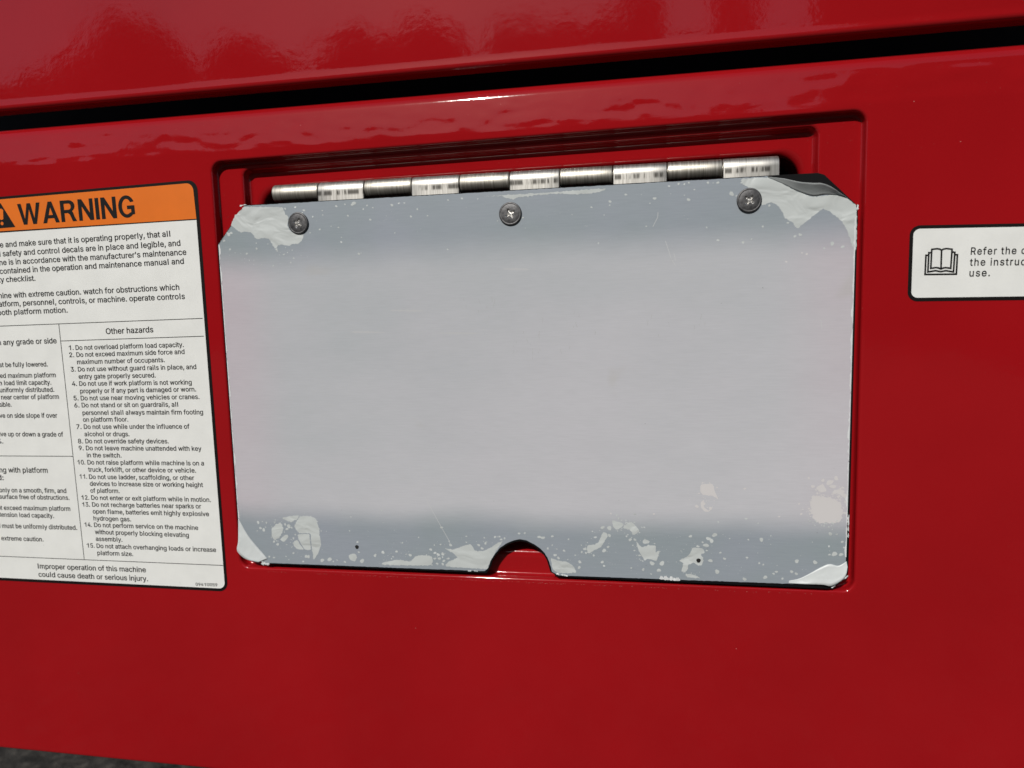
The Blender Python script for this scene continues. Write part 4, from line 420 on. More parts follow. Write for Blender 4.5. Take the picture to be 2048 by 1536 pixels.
 'e': (404, '212,-20 184,-19 158,-14 133,-5 111,6 90,21 73,38 58,57 45,80 35,104 28,130 24,157 22,187 24,216 28,244 35,270 44,295 57,317 72,337 89,355 109,369 130,381 154,390 179,395 205,396 222,396 238,394 254,390 270,385 285,379 300,371 314,361 328,350 340,336 351,321 360,305 368,286 375,266 379,244 382,220 383,194 383,157 63,157 63,233 357,227 301,184 297,219 295,235 291,250 287,264 281,276 273,287 265,296 256,304 245,310 233,314 220,317 205,318 190,317 177,314 164,310 153,303 143,295 134,286 126,276 120,264 115,252 111,239 109,225 108,211 108,178 109,158 111,141 115,125 121,111 128,99 137,88 146,79 157,72 169,66 182,62 197,59 212,58 223,58 232,60 241,61 250,64 257,67 264,71 271,76 277,81 282,87 287,94 291,101 298,120 381,99 371,72 364,57 355,44 344,31 331,20 318,9 303,1 287,-7 270,-13 251,-17 232,-19 296,228 110,232 109,157', '9,42,10 11,10,42 12,11,42 42,43,12 13,12,43 14,13,43 15,14,43 43,16,15 71,70,42 70,69,42 43,42,69 69,68,43 46,44,107 67,66,43 16,43,66 80,79,2 81,1,0 0,82,81 57,24,58 80,2,1 1,81,80 23,59,58 58,24,23 2,79,3 79,78,3 21,61,60 22,21,60 60,59,22 59,23,22 3,78,4 78,77,4 5,4,77 77,76,5 6,5,76 76,75,6 7,6,75 75,74,7 8,7,74 74,73,8 9,8,73 42,9,73 72,42,73 16,66,65 17,16,65 65,64,17 18,17,64 64,63,18 19,18,63 63,62,19 20,19,62 62,61,20 61,21,20 106,84,83 84,106,105 105,85,84 27,26,55 56,55,26 25,56,26 85,105,104 86,85,104 104,103,86 103,87,86 54,53,29 29,28,54 55,54,28 27,55,28 40,39,44 39,38,44 38,37,44 97,96,93 94,93,96 96,95,94 41,45,71 41,40,45 40,44,45 46,45,44 48,47,44 44,37,48 37,36,48 87,103,102 88,87,102 102,101,88 89,88,101 101,100,89 90,89,100 100,99,90 91,90,99 99,98,91 92,91,98 98,97,92 97,93,92 48,36,49 36,35,49 50,49,35 35,34,50 34,33,50 51,50,33 33,32,51 52,51,32 32,31,52 53,52,31 31,30,53 29,53,30 106,83,0 82,0,83 70,71,45 45,46,70 69,70,46 68,69,46 56,25,57 24,57,25 42,72,109 71,42,109 67,43,108 44,47,107 43,68,108 68,46,107 68,107,108 41,71,109'),
 'f': (254, '240,391 240,315 -6,315 -6,391 69,-12 69,432 70,449 73,465 78,479 86,493 95,504 105,514 117,523 130,530 144,535 158,539 173,541 187,542 198,542 208,541 217,540 225,539 232,537 238,535 243,534 257,528 235,453 221,458 219,459 216,459 212,460 209,461 205,461 200,462 195,462 184,461 175,459 168,456 163,452 159,446 156,439 154,430 154,418 154,-12 69,315 69,391 154,391 154,315', '44,47,45 14,13,37 47,44,43 42,41,5 6,5,41 41,40,6 7,6,40 8,7,40 40,39,8 9,8,39 10,9,39 39,38,10 11,10,38 12,11,38 38,37,12 37,13,12 17,34,18 34,17,35 33,32,19 18,34,33 33,19,18 26,25,27 25,24,27 28,27,24 24,23,28 28,23,29 23,22,29 30,29,22 22,21,30 31,30,21 21,20,31 32,31,20 19,32,20 14,37,36 15,14,36 36,35,15 16,15,35 35,17,16 45,46,42 4,43,44 3,2,44 45,3,44 42,5,45 1,0,46 47,1,46 46,45,47'),
 'g': (425, '207,-163 186,-162 166,-160 147,-156 130,-151 114,-145 99,-137 86,-129 74,-119 64,-109 55,-98 47,-87 34,-65 105,-25 115,-40 120,-45 125,-51 130,-58 136,-63 143,-68 150,-73 159,-77 169,-81 180,-83 193,-85 207,-85 227,-84 245,-80 261,-74 275,-66 285,-55 293,-42 298,-26 299,-5 299,56 313,56 312,55 307,49 302,41 296,34 288,26 279,18 269,11 257,5 244,-1 229,-4 213,-7 195,-7 171,-6 148,-1 127,6 106,16 88,29 71,45 57,64 44,85 35,108 28,134 23,161 22,191 23,221 28,248 34,274 44,298 56,320 71,340 87,356 106,371 126,382 148,390 171,395 196,396 214,396 231,393 246,389 259,384 270,377 281,370 290,362 297,354 304,346 309,338 314,332 314,331 301,331 301,391 384,391 384,-9 383,-34 379,-57 371,-78 360,-97 347,-113 332,-127 314,-138 295,-147 274,-154 253,-159 230,-162 205,71 220,72 234,75 246,79 257,85 267,93 275,102 283,113 289,126 294,140 297,156 300,173 300,193 300,211 297,229 294,245 289,259 283,273 275,284 267,294 257,302 246,309 234,314 220,317 205,318 189,317 176,314 163,309 152,302 142,293 133,283 126,271 120,258 115,243 111,227 109,211 108,193 109,174 111,157 115,142 120,127 126,114 134,103 142,94 152,86 163,79 176,75 190,72 299,38 301,349', '11,10,15 15,14,11 14,13,11 12,11,13 57,56,138 138,137,57 58,57,137 137,136,58 59,58,136 136,135,59 135,134,59 60,59,134 134,133,60 61,60,133 133,132,61 62,61,132 132,131,62 63,62,131 23,1,24 123,71,124 1,23,2 22,2,23 47,146,48 146,145,48 125,124,70 124,71,70 2,22,3 22,21,3 4,3,21 20,4,21 48,145,49 145,144,49 50,49,144 144,143,50 127,126,68 69,68,126 126,125,69 125,70,69 4,20,5 20,19,5 6,5,19 7,6,19 19,18,7 8,7,18 18,17,8 9,8,17 17,16,9 10,9,16 15,10,16 50,143,51 52,51,143 143,142,52 53,52,142 142,141,53 54,53,141 141,140,54 55,54,140 140,139,55 56,55,139 138,56,139 63,131,130 64,63,130 130,129,64 65,64,129 129,128,65 66,65,128 128,127,66 67,66,127 127,68,67 45,100,46 99,46,100 25,0,98 26,25,98 100,45,44 44,101,100 121,74,122 74,73,122 72,122,73 26,98,97 27,26,97 97,96,27 96,28,27 101,44,43 43,42,101 102,101,42 42,41,102 77,76,120 121,120,76 76,75,121 74,121,75 40,39,34 82,81,84 80,84,81 37,38,87 36,37,87 35,36,87 82,84,83 83,86,82 81,82,86 80,81,86 85,80,86 91,90,31 90,89,31 32,31,89 89,88,32 88,87,32 33,32,87 87,38,33 38,34,147 38,37,34 37,36,34 36,35,34 108,107,35 109,108,35 35,87,109 110,109,87 111,110,87 87,86,111 112,111,86 113,112,86 86,83,113 114,113,83 115,114,83 79,78,84 84,80,148 80,85,148 28,96,95 95,94,28 29,28,94 94,93,29 30,29,93 93,92,30 92,91,30 91,31,30 102,41,40 40,34,102 103,102,34 104,103,34 105,104,34 106,105,34 34,35,106 35,107,106 115,83,116 83,84,116 117,116,84 118,117,84 119,118,84 120,119,84 84,78,120 77,120,78 24,1,0 0,25,24 46,99,47 146,47,99 122,72,123 71,123,72 34,39,147 33,38,147 79,84,148'),
 'h': (410, '126,226 126,-12 41,-12 41,521 126,521 126,275 86,276 101,317 114,339 128,357 145,372 164,383 184,390 205,395 227,396 247,395 266,392 284,387 301,379 316,369 330,357 342,343 351,326 359,308 365,287 368,265 369,241 369,-12 284,-12 284,235 283,254 279,271 273,285 264,296 254,305 241,312 227,316 210,317 198,316 187,314 176,311 167,307 158,301 150,294 143,286 137,277 132,266 129,255 126,241 126,354', '3,2,6 3,6,7 7,8,3 2,1,0 6,2,0 0,48,6 48,47,6 47,5,6 7,6,5 39,38,11 38,12,11 40,39,10 39,11,10 5,47,46 46,45,5 45,44,5 42,41,9 41,40,9 40,10,9 3,8,4 35,15,36 15,14,36 37,36,14 13,37,14 15,35,16 29,28,27 27,26,29 29,26,30 26,25,30 25,24,30 31,30,24 24,23,31 32,31,23 23,22,32 22,21,32 33,32,21 21,20,33 20,19,33 34,33,19 19,18,34 18,17,34 35,34,17 16,35,17 12,38,37 37,13,12 43,42,9 49,5,9 5,44,9 44,43,9 8,7,5 5,49,8 4,8,49'),
 'i': (167, '41,-12 41,391 126,391 126,-12 84,431 73,432 63,435 54,439 45,446 39,454 33,463 30,473 29,483 30,494 33,504 38,513 45,521 54,527 63,532 73,535 84,536 94,535 104,532 114,527 122,521 129,513 134,504 137,494 138,483 137,473 134,463 129,454 122,446 114,439 104,435 94,432', '10,9,11 12,11,9 13,12,15 14,13,15 7,17,8 16,8,17 18,6,5 5,19,18 6,18,7 17,7,18 12,9,8 8,16,12 15,12,16 22,21,35 20,35,21 33,32,23 32,24,23 22,35,34 34,33,22 33,23,22 30,29,31 29,28,31 28,27,25 27,26,25 31,28,32 24,32,28 28,25,24 1,0,3 3,2,1 35,20,4 5,4,20 19,5,20'),
 'j': (167, '41,391 126,391 126,-30 125,-48 123,-65 118,-81 112,-96 104,-109 95,-121 84,-131 70,-140 56,-146 40,-151 22,-154 4,-155 -22,-155 -22,-75 2,-75 12,-74 20,-72 26,-69 31,-64 35,-58 38,-50 40,-41 41,-29 83,431 73,432 63,435 53,439 45,446 38,454 33,463 30,473 29,483 30,494 33,504 38,513 45,521 53,527 63,532 73,535 83,536 94,535 104,532 113,527 122,521 129,513 134,504 137,494 138,483 137,473 134,463 129,454 122,446 113,439 104,435 94,432', '16,15,17 18,14,13 17,15,14 14,18,17 30,39,38 28,40,29 39,30,29 29,40,39 18,13,12 19,18,12 12,11,19 20,19,11 33,32,31 34,33,31 31,30,34 30,38,34 38,37,34 35,34,37 36,35,37 42,26,57 26,42,27 41,27,42 56,44,57 44,43,57 42,57,43 53,52,51 51,50,53 50,49,47 49,48,47 53,50,54 46,54,50 50,47,46 44,56,55 45,44,55 55,54,45 54,46,45 20,11,10 10,9,20 21,20,9 9,8,21 8,7,21 22,21,7 7,6,22 6,5,22 23,22,5 5,4,23 24,23,4 4,3,24 3,2,24 25,24,2 2,1,25 0,25,1 40,28,27 27,41,40'),
 'k': (381, '102,118 98,224 115,224 279,391 379,387 189,187 182,187 41,-12 41,521 126,521 126,-12 288,-12 132,187 192,247 390,-9 126,234 126,139 152,161 216,216', '8,7,1 10,0,7 1,7,0 2,9,1 8,1,9 5,13,6 11,14,5 5,14,18 13,5,18 4,3,13 0,10,16 1,0,16 9,2,15 6,12,17 13,3,15 15,16,12 12,6,13 15,2,16 2,1,16 5,6,17 11,5,17 12,16,17 15,12,13 4,13,18'),
 'l': (232, '70,-12 164,-12 164,521 70,521', '0,1,2,3'),
 'm': (610, '41,-12 41,391 124,391 124,283 91,283 101,314 107,328 114,342 123,354 133,364 144,373 155,381 167,387 180,392 193,395 206,397 219,398 241,396 261,391 280,382 296,369 309,354 319,337 327,318 336,283 296,283 305,312 311,326 319,339 328,351 338,362 350,371 362,379 376,386 390,391 405,395 421,397 437,398 454,397 471,394 487,389 503,382 517,373 530,362 541,349 551,334 559,317 565,298 568,277 569,255 569,-12 484,-12 484,253 482,271 479,285 473,295 465,303 455,310 444,315 432,317 418,318 408,318 398,316 388,313 380,309 373,304 366,299 361,292 356,285 352,276 349,267 348,258 347,247 347,-12 262,-12 262,259 261,273 258,284 252,294 245,302 235,309 225,314 213,317 199,318 190,318 181,316 172,313 163,309 155,305 148,299 142,291 136,283 132,274 128,263 126,251 126,238 126,-12 124,354 319,338', '1,0,4 1,4,5 5,6,1 6,7,1 96,95,0 4,0,95 95,94,4 5,4,3 8,2,7 1,7,2 87,86,9 10,9,86 4,94,93 3,4,93 93,92,3 92,91,3 91,90,3 6,5,3 14,83,15 13,84,83 83,14,13 82,81,17 16,82,17 15,83,82 82,16,15 26,27,20 27,21,20 76,75,25 77,76,25 78,77,25 25,26,78 78,26,79 26,20,79 80,79,20 20,19,80 19,18,80 81,80,18 17,81,18 10,86,85 11,10,85 12,11,85 85,84,12 84,13,12 30,29,23 22,23,29 28,22,29 71,70,24 70,69,24 62,61,34 61,35,34 63,62,32 33,32,62 62,34,33 24,69,68 68,67,24 23,24,67 67,66,23 66,65,23 30,23,65 65,64,30 31,30,64 64,63,31 63,32,31 36,60,59 58,38,59 38,37,59 36,59,37 57,39,58 38,58,39 52,51,50 50,49,52 49,48,52 52,48,53 48,47,53 54,53,47 47,46,54 46,45,54 55,54,45 45,44,55 44,43,55 56,55,43 43,42,56 42,41,56 57,56,41 41,40,57 39,57,40 35,61,60 60,36,35 73,72,74 75,74,72 25,75,72 72,71,25 71,24,25 26,25,24 24,23,26 27,26,23 23,22,27 27,22,98 90,89,3 97,3,9 88,87,9 9,3,89 89,88,9 3,97,8 8,7,3 7,6,3 2,8,97 22,28,98 21,27,98'),
 'n': (410, '126,226 126,-12 41,-12 41,391 124,391 124,275 86,276 101,317 114,339 128,357 145,372 164,383 184,390 205,395 227,396 247,395 266,392 284,387 301,379 316,369 330,357 341,343 351,326 359,308 365,287 368,265 369,241 369,-12 284,-12 284,235 283,254 279,271 273,285 264,296 254,305 241,312 227,316 210,317 198,316 187,314 176,311 167,307 158,301 150,294 143,286 137,277 132,266 129,255 126,241 124,352', '3,2,6 3,6,7 7,8,3 8,4,3 1,0,2 6,2,0 0,48,6 48,47,6 47,5,6 7,6,5 8,7,5 39,38,11 38,12,11 40,39,10 39,11,10 5,47,46 46,45,5 45,44,5 42,41,9 41,40,9 40,10,9 35,15,36 15,14,36 37,36,14 13,37,14 15,35,16 29,28,27 27,26,29 29,26,30 26,25,30 25,24,30 31,30,24 24,23,31 32,31,23 23,22,32 22,21,32 33,32,21 21,20,33 20,19,33 34,33,19 19,18,34 18,17,34 35,34,17 16,35,17 12,38,37 37,13,12 43,42,9 49,5,9 5,44,9 44,43,9 5,49,8 4,8,49'),
 'o': (415, '207,-20 181,-19 156,-14 132,-5 110,6 91,21 73,38 58,58 45,80 35,104 28,130 24,158 22,187 24,217 28,246 35,272 45,296 58,319 73,338 91,355 110,370 132,382 156,390 181,395 207,396 234,395 259,390 283,382 305,370 325,356 342,338 357,319 370,296 380,272 387,246 392,217 393,187 392,158 387,130 380,104 370,80 357,58 342,38 325,21 305,6 283,-5 259,-14 234,-19 207,58 224,60 239,63 251,68 263,75 273,85 282,96 290,108 296,122 301,137 304,153 306,170 307,187 306,205 304,222 301,238 296,254 290,268 282,280 273,291 263,301 251,308 238,313 224,317 207,318 191,317 177,313 164,308 153,301 142,291 133,280 126,268 120,254 115,239 111,222 109,205 108,187 109,170 111,153 115,137 120,122 126,108 133,95 142,85 152,75 164,68 177,63 191,60', '10,9,87 87,86,10 11,10,86 86,85,11 12,11,85 85,84,12 84,83,12 13,12,83 83,82,13 14,13,82 82,81,14 15,14,81 95,1,0 73,24,23 1,95,2 94,2,95 22,74,73 73,23,22 2,94,3 94,93,3 75,74,21 74,22,21 3,93,4 93,92,4 5,4,92 92,91,5 6,5,91 91,90,6 7,6,90 90,89,7 8,7,89 89,88,8 9,8,88 87,9,88 15,81,80 16,15,80 80,79,16 17,16,79 79,78,17 18,17,78 78,77,18 19,18,77 77,76,19 20,19,76 76,75,20 75,21,20 49,47,46 46,50,49 70,26,71 25,71,26 50,46,45 51,50,45 70,69,27 26,70,27 39,38,57 58,57,38 38,37,58 59,58,37 37,36,59 60,59,36 61,60,36 36,35,61 62,61,35 35,34,62 63,62,34 34,33,63 51,45,44 52,51,44 44,43,52 53,52,43 43,42,53 54,53,42 42,41,54 55,54,41 41,40,55 56,55,40 40,39,56 39,57,56 63,33,64 33,32,64 65,64,32 32,31,65 66,65,31 31,30,66 67,66,30 30,29,67 68,67,29 29,28,68 69,68,28 27,69,28 47,49,0 49,48,0 95,0,48 24,73,72 72,71,24 71,25,24'),
 'p': (424, '41,-155 41,391 124,391 124,331 112,331 112,332 117,338 122,346 128,353 136,362 144,369 155,377 166,383 179,389 194,393 211,396 229,396 254,395 277,390 299,382 320,371 338,356 355,339 369,320 381,298 390,273 397,247 401,219 402,189 401,159 397,130 390,104 381,79 369,57 355,38 338,20 320,6 299,-5 277,-14 254,-19 230,-20 212,-19 195,-17 180,-13 167,-7 156,0 145,7 136,15 129,23 122,31 117,39 112,46 112,47 126,47 126,-155 220,59 235,60 249,63 261,68 272,75 282,84 291,95 298,107 305,121 310,136 313,153 315,171 316,189 315,208 313,225 310,242 305,257 299,271 291,283 282,293 273,302 262,309 249,314 236,317 220,318 205,317 191,314 179,309 168,302 158,294 150,284 142,272 136,258 131,243 128,227 125,209 125,189 125,170 128,152 131,135 136,119 143,106 150,94 159,83 169,75 180,68 192,63 205,60 124,348 126,27', '1,0,52 52,0,51 4,5,1 7,6,3 49,50,0 51,0,50 5,4,3 3,6,5 1,5,6 6,7,1 7,2,1 49,0,104 49,104,53 50,49,53 51,50,53 52,51,53 94,93,52 93,92,52 1,52,92 92,91,1 91,90,1 90,89,1 4,1,89 89,88,4 88,87,4 9,8,3 7,3,103 42,102,43 101,43,102 43,101,44 81,80,13 80,14,13 44,101,45 101,100,45 46,45,100 47,46,100 11,10,82 82,81,11 12,11,81 81,13,12 53,48,47 47,100,53 100,99,53 99,98,53 98,97,53 52,53,97 97,96,52 96,95,52 94,52,95 4,87,86 86,85,4 3,4,85 85,84,3 84,83,3 83,82,3 9,3,82 82,10,9 40,55,41 15,79,16 57,56,39 77,17,78 39,56,40 55,40,56 16,79,78 78,17,16 76,75,19 18,76,19 57,39,38 58,57,38 38,37,58 37,59,58 76,18,77 17,77,18 32,31,63 64,63,31 31,30,64 65,64,30 30,29,65 66,65,29 29,28,66 67,66,28 68,67,28 28,27,68 69,68,27 27,26,69 70,69,26 26,25,70 71,70,25 25,24,71 59,37,36 36,35,59 60,59,35 35,34,60 61,60,34 34,33,61 62,61,33 33,32,62 32,63,62 71,24,72 24,23,72 73,72,23 23,22,73 74,73,22 22,21,74 75,74,21 21,20,75 19,75,20 102,42,41 41,55,102 79,15,80 14,80,15 3,8,103 2,7,103 48,53,104 0,54,104'),
 'r': (259, '41,-12 41,391 124,391 124,333 108,333 111,340 121,354 132,367 146,377 161,386 177,392 195,396 213,397 217,397 221,397 225,397 230,396 234,396 238,396 241,396 255,395 255,308 239,311 237,311 233,312 229,312 223,313 218,313 213,314 207,314 195,313 184,311 174,308 165,304 156,299 148,293 142,285 136,277 132,268 128,259 126,248 126,237 126,-12 124,358', '4,5,1 5,6,1 42,41,0 1,0,41 41,40,1 4,1,40 5,4,3 6,5,3 1,6,2 32,8,7 4,40,39 39,38,4 38,37,4 37,36,4 3,4,36 36,35,3 35,34,3 34,33,3 33,32,3 32,7,3 6,3,43 11,30,29 30,11,10 12,28,13 13,28,27 27,14,13 28,12,29 11,29,12 21,20,22 20,19,22 23,22,19 23,19,24 19,18,24 25,24,18 17,25,18 25,17,26 17,16,26 16,15,26 27,26,15 14,27,15 8,32,31 9,8,31 31,30,9 30,10,9 3,7,43 2,6,43'),
 's': (365, '182,-20 162,-19 143,-17 125,-13 108,-8 92,-1 77,8 64,18 53,30 43,43 34,58 28,74 21,103 102,120 110,97 115,86 122,77 131,70 141,65 153,61 166,58 181,57 199,58 214,61 227,66 237,72 246,79 252,87 255,95 256,103 255,110 253,116 250,122 246,127 240,132 231,136 221,140 209,143 146,158 121,166 99,175 80,186 64,200 51,215 42,233 36,253 35,274 36,291 40,308 46,324 55,339 66,352 79,363 94,373 110,381 128,388 147,393 166,396 187,396 207,396 225,393 243,389 259,384 273,376 286,368 298,358 308,347 317,335 325,322 331,308 340,281 261,263 253,282 248,291 242,299 235,306 226,312 216,317 203,320 187,321 173,320 159,317 148,313 138,307 130,300 125,293 122,286 121,277 121,270 123,263 127,258 132,252 139,248 148,243 160,238 175,235 232,221 258,214 280,204 299,193 315,180 327,164 336,147 341,127 343,107 342,88 338,71 331,55 322,40 311,26 297,14 282,4 265,-5 246,-11 226,-16 204,-19', '9,8,15 10,9,15 15,14,10 11,10,14 14,13,11 12,11,13 47,46,87 0,21,1 20,1,21 1,20,2 19,2,20 95,94,38 56,81,80 80,57,56 2,19,3 18,3,19 82,81,55 81,56,55 3,18,4 18,17,4 5,4,17 6,5,17 17,16,6 7,6,16 8,7,16 15,8,16 38,94,39 94,93,39 40,39,93 93,92,40 92,91,40 41,40,91 42,41,91 91,90,42 43,42,90 90,89,43 44,43,89 89,88,44 45,44,88 46,45,88 87,46,88 47,87,86 48,47,86 49,48,86 86,85,49 50,49,85 51,50,85 85,84,51 52,51,84 84,83,52 53,52,83 54,53,83 83,82,54 82,55,54 78,59,79 58,79,59 22,115,114 114,23,22 77,60,78 59,78,60 23,114,113 24,23,113 37,36,96 77,76,61 60,77,61 107,106,28 106,105,28 29,28,105 105,104,29 30,29,104 104,103,30 103,102,30 70,69,71 24,113,112 25,24,112 112,111,25 111,110,25 26,25,110 110,109,26 27,26,109 109,108,27 108,107,27 107,28,27 30,102,31 102,101,31 32,31,101 101,100,32 33,32,100 100,99,33 34,33,99 99,98,34 35,34,98 98,97,35 36,35,97 96,36,97 71,69,72 69,68,72 73,72,68 68,67,73 67,66,73 74,73,66 66,65,74 75,74,65 65,64,75 64,63,75 76,75,63 63,62,76 61,76,62 21,0,115 115,22,21 95,38,37 37,96,95 57,80,79 79,58,57'),
 't': (227, '216,391 216,315 -6,315 -6,391 53,483 138,483 138,98 139,87 140,79 142,73 145,69 148,66 154,64 161,62 171,62 173,62 176,62 180,62 184,63 188,64 192,64 196,65 211,67 227,-7 211,-11 206,-13 200,-14 193,-15 187,-15 181,-16 174,-16 168,-16 143,-14 121,-9 101,0 84,13 70,29 60,48 55,69 53,92 138,391 138,315 53,315 53,391', '13,12,32 32,12,33 12,11,33 34,33,11 11,10,34 35,34,10 36,35,10 10,9,36 37,36,9 9,8,37 38,37,8 8,7,38 39,38,7 7,6,39 41,42,6 14,31,30 30,15,14 15,30,29 16,15,29 29,28,16 28,17,16 20,25,24 21,20,24 24,23,21 23,22,21 17,28,27 18,17,27 19,18,27 27,26,19 26,25,19 25,20,19 13,32,31 31,14,13 40,43,41 5,4,40 1,0,40 41,1,40 39,6,42 3,2,42 43,3,42 42,41,43 43,40,4'),
 'u': (410, '182,-17 162,-16 144,-13 126,-7 109,0 94,10 80,22 68,37 58,53 51,72 45,92 42,115 41,139 41,391 126,391 126,144 127,125 131,108 137,95 146,83 156,74 169,68 183,64 200,62 212,63 223,65 234,68 243,73 252,78 260,85 267,93 273,103 278,113 281,125 283,138 284,153 284,391 369,391 369,-12 286,-12 286,104 324,103 308,62 296,40 281,21 264,7 245,-4 226,-11 205,-16 286,28', '13,12,15 15,14,13 22,0,23 0,22,1 21,1,22 1,21,2 3,2,21 21,20,3 3,20,4 5,4,20 20,19,5 6,5,19 7,6,19 19,18,7 8,7,18 9,8,18 18,17,9 10,9,17 17,16,10 11,10,16 12,11,16 15,12,16 24,47,46 25,24,46 46,45,25 26,25,45 41,42,38 38,37,41 43,39,38 38,42,43 42,41,40 43,42,40 33,32,40 40,41,33 34,33,41 35,34,41 41,37,35 36,35,37 26,45,44 27,26,44 28,27,44 31,30,40 40,32,31 23,0,48 48,47,23 47,24,23 29,28,44 49,40,44 40,30,44 30,29,44 40,49,43 39,43,49'),
 'v': (389, '154,-12 1,391 93,391 177,159 183,142 188,125 194,107 198,90 203,73 208,57 212,40 222,9 168,9 177,40 182,57 187,73 191,90 196,107 201,124 207,142 213,159 296,391 388,391 235,-12 195,103', '12,13,0 13,3,0 1,0,3 2,1,3 4,14,15 5,16,6 16,5,15 4,15,5 3,13,14 14,4,3 17,7,18 19,8,9 18,7,8 8,19,18 10,11,23 20,10,23 23,22,20 22,21,20 10,20,9 19,9,20 12,0,23 23,11,12 13,12,11 11,10,13 14,13,10 10,9,14 15,14,9 9,8,15 16,15,8 8,7,16 16,7,24 7,17,24 6,16,24'),
 'w': (567, '129,-12 6,391 96,391 145,217 150,199 155,180 160,160 165,139 171,117 176,94 182,69 190,29 150,29 158,69 163,93 169,115 174,138 179,159 184,179 190,198 195,217 243,391 326,391 373,217 378,199 383,179 388,159 393,139 398,117 404,93 409,69 417,29 376,29 385,69 390,93 396,116 401,138 407,159 412,179 417,198 422,217 471,391 561,391 438,-12 359,-12 307,168 304,182 300,195 297,208 293,222 289,236 286,249 282,263 279,277 275,292 272,306 268,320 261,350 306,350 299,321 295,306 292,292 288,278 285,263 281,249 278,235 274,222 271,208 267,195 263,181 259,168 208,-12 170,121 397,122 284,258', '2,1,3 5,13,6 12,13,0 13,5,0 5,4,0 1,0,4 3,1,4 7,14,15 15,8,72 10,9,14 15,14,9 8,15,9 72,8,16 10,14,13 6,13,14 14,7,6 70,69,19 20,19,69 69,68,20 53,64,52 20,68,67 67,66,20 66,65,20 65,64,20 64,53,20 53,54,20 54,55,20 55,56,20 57,20,56 12,0,71 71,11,12 13,12,11 10,13,11 9,10,70 8,9,70 16,8,70 17,16,70 18,17,70 70,19,18 57,21,20 63,51,62 46,45,24 24,23,46 47,46,23 47,23,48 49,48,23 50,49,23 51,50,23 62,51,23 61,62,23 60,61,23 59,60,23 23,58,59 36,28,29 29,28,35 35,28,73 28,36,73 29,35,34 37,30,38 43,42,39 40,39,42 42,41,40 30,31,43 38,30,43 43,39,38 31,30,33 34,33,30 29,34,30 30,37,29 36,29,37 43,31,44 32,44,31 31,33,32 45,32,33 33,34,45 34,35,45 35,27,45 27,26,45 26,25,45 24,45,25 58,23,22 44,32,45 52,64,74 52,74,63 53,52,63 63,62,53 54,53,62 62,61,54 55,54,61 61,60,55 56,55,60 60,59,56 59,58,56 57,56,58 21,57,58 58,22,21 7,15,72 27,35,73 10,11,70 11,71,70 51,63,74'),
 'x': (379, '3,-9 177,237 177,152 11,389 107,391 158,312 166,298 175,285 183,272 190,259 197,247 203,235 210,224 225,196 158,196 172,224 179,235 186,247 192,259 198,272 206,285 214,298 223,312 275,391 369,389 203,150 203,233 376,-9 280,-12 221,79 212,92 204,105 196,118 189,130 183,142 176,153 169,164 155,191 222,191 208,164 201,153 195,142 189,130 182,118 175,105 167,92 158,79 98,-12 147,194 177,196 177,232 191,257 203,196 213,219 232,192 177,152 177,191 203,191 203,156 189,131', '14,15,1 5,4,3 0,47,46 55,56,35 2,35,36 34,43,42 2,44,43 43,34,2 1,16,17 17,8,1 7,1,8 1,7,6 10,19,18 31,25,32 41,32,25 25,40,41 26,11,10 19,10,11 11,20,19 38,39,25 23,22,24 28,27,29 50,49,16 25,54,13 21,12,22 25,31,30 38,13,52 11,26,12 20,11,12 12,21,20 32,41,33 41,34,59 56,55,40 17,16,26 26,10,17 17,10,51 8,17,9 6,5,1 48,1,3 5,3,1 37,14,1 49,50,15 0,46,48 44,2,45 2,48,45 46,45,48 1,48,37 48,2,36 36,37,48 10,18,51 15,14,49 1,15,50 16,1,50 9,17,51 30,29,25 54,25,27 29,27,25 13,38,25 57,58,39 26,16,49 49,52,26 13,53,52 12,26,53 26,52,53 24,22,54 22,12,53 53,54,22 53,13,54 34,42,59 2,34,55 34,41,55 41,40,55 35,2,55 49,14,56 14,37,56 37,36,56 36,35,56 52,49,57 49,56,57 58,57,40 57,56,40 38,52,57 39,38,57 25,39,58 40,25,58 33,41,59'),
 'y': (389, '33,-146 53,-72 73,-76 82,-77 89,-78 96,-78 102,-77 107,-76 112,-73 117,-70 121,-66 126,-60 131,-52 135,-43 139,-31 150,-2 1,391 93,391 177,159 183,142 188,124 194,107 198,90 203,73 207,57 212,40 222,9 168,9 177,40 182,57 186,73 191,90 196,107 201,125 207,142 213,159 297,391 388,391 215,-63 209,-77 202,-91 194,-104 186,-115 177,-125 167,-133 156,-141 144,-147 132,-151 119,-155 106,-156 92,-157 84,-157 76,-157 69,-156 63,-155 57,-154 51,-153 47,-151 195,103', '0,57,1 50,4,51 51,4,52 4,3,52 53,52,3 53,3,54 3,2,54 55,54,2 56,55,2 57,56,2 1,57,2 6,5,49 6,49,48 7,6,48 48,47,7 47,46,7 8,7,46 49,5,50 4,50,5 27,28,15 20,30,31 31,21,20 19,29,30 30,20,19 15,28,29 18,15,29 29,19,18 23,34,33 23,33,22 32,22,33 25,35,24 26,38,37 35,25,26 26,37,35 37,36,35 34,23,24 24,35,34 38,26,27 26,25,27 28,27,25 25,24,28 29,28,24 24,23,29 30,29,23 23,22,30 31,30,22 31,22,58 22,32,58 8,46,45 9,8,45 45,44,9 44,43,9 10,9,43 43,42,10 11,10,42 42,41,11 12,11,41 41,40,12 40,39,12 13,12,39 39,38,13 14,13,38 38,27,14 27,15,14 15,18,16 17,16,18 21,31,58'),
 'z': (380, '30,-12 30,50 242,324 242,311 36,311 36,391 345,391 345,327 138,56 138,68 351,68 351,-12 232,311 147,68', '1,0,8 8,9,1 1,9,3 2,3,7 7,3,9 2,7,6 8,0,11 11,10,8 5,4,2 2,6,5 2,4,12 3,2,12 1,3,12 8,10,13 9,8,13 7,9,13'),
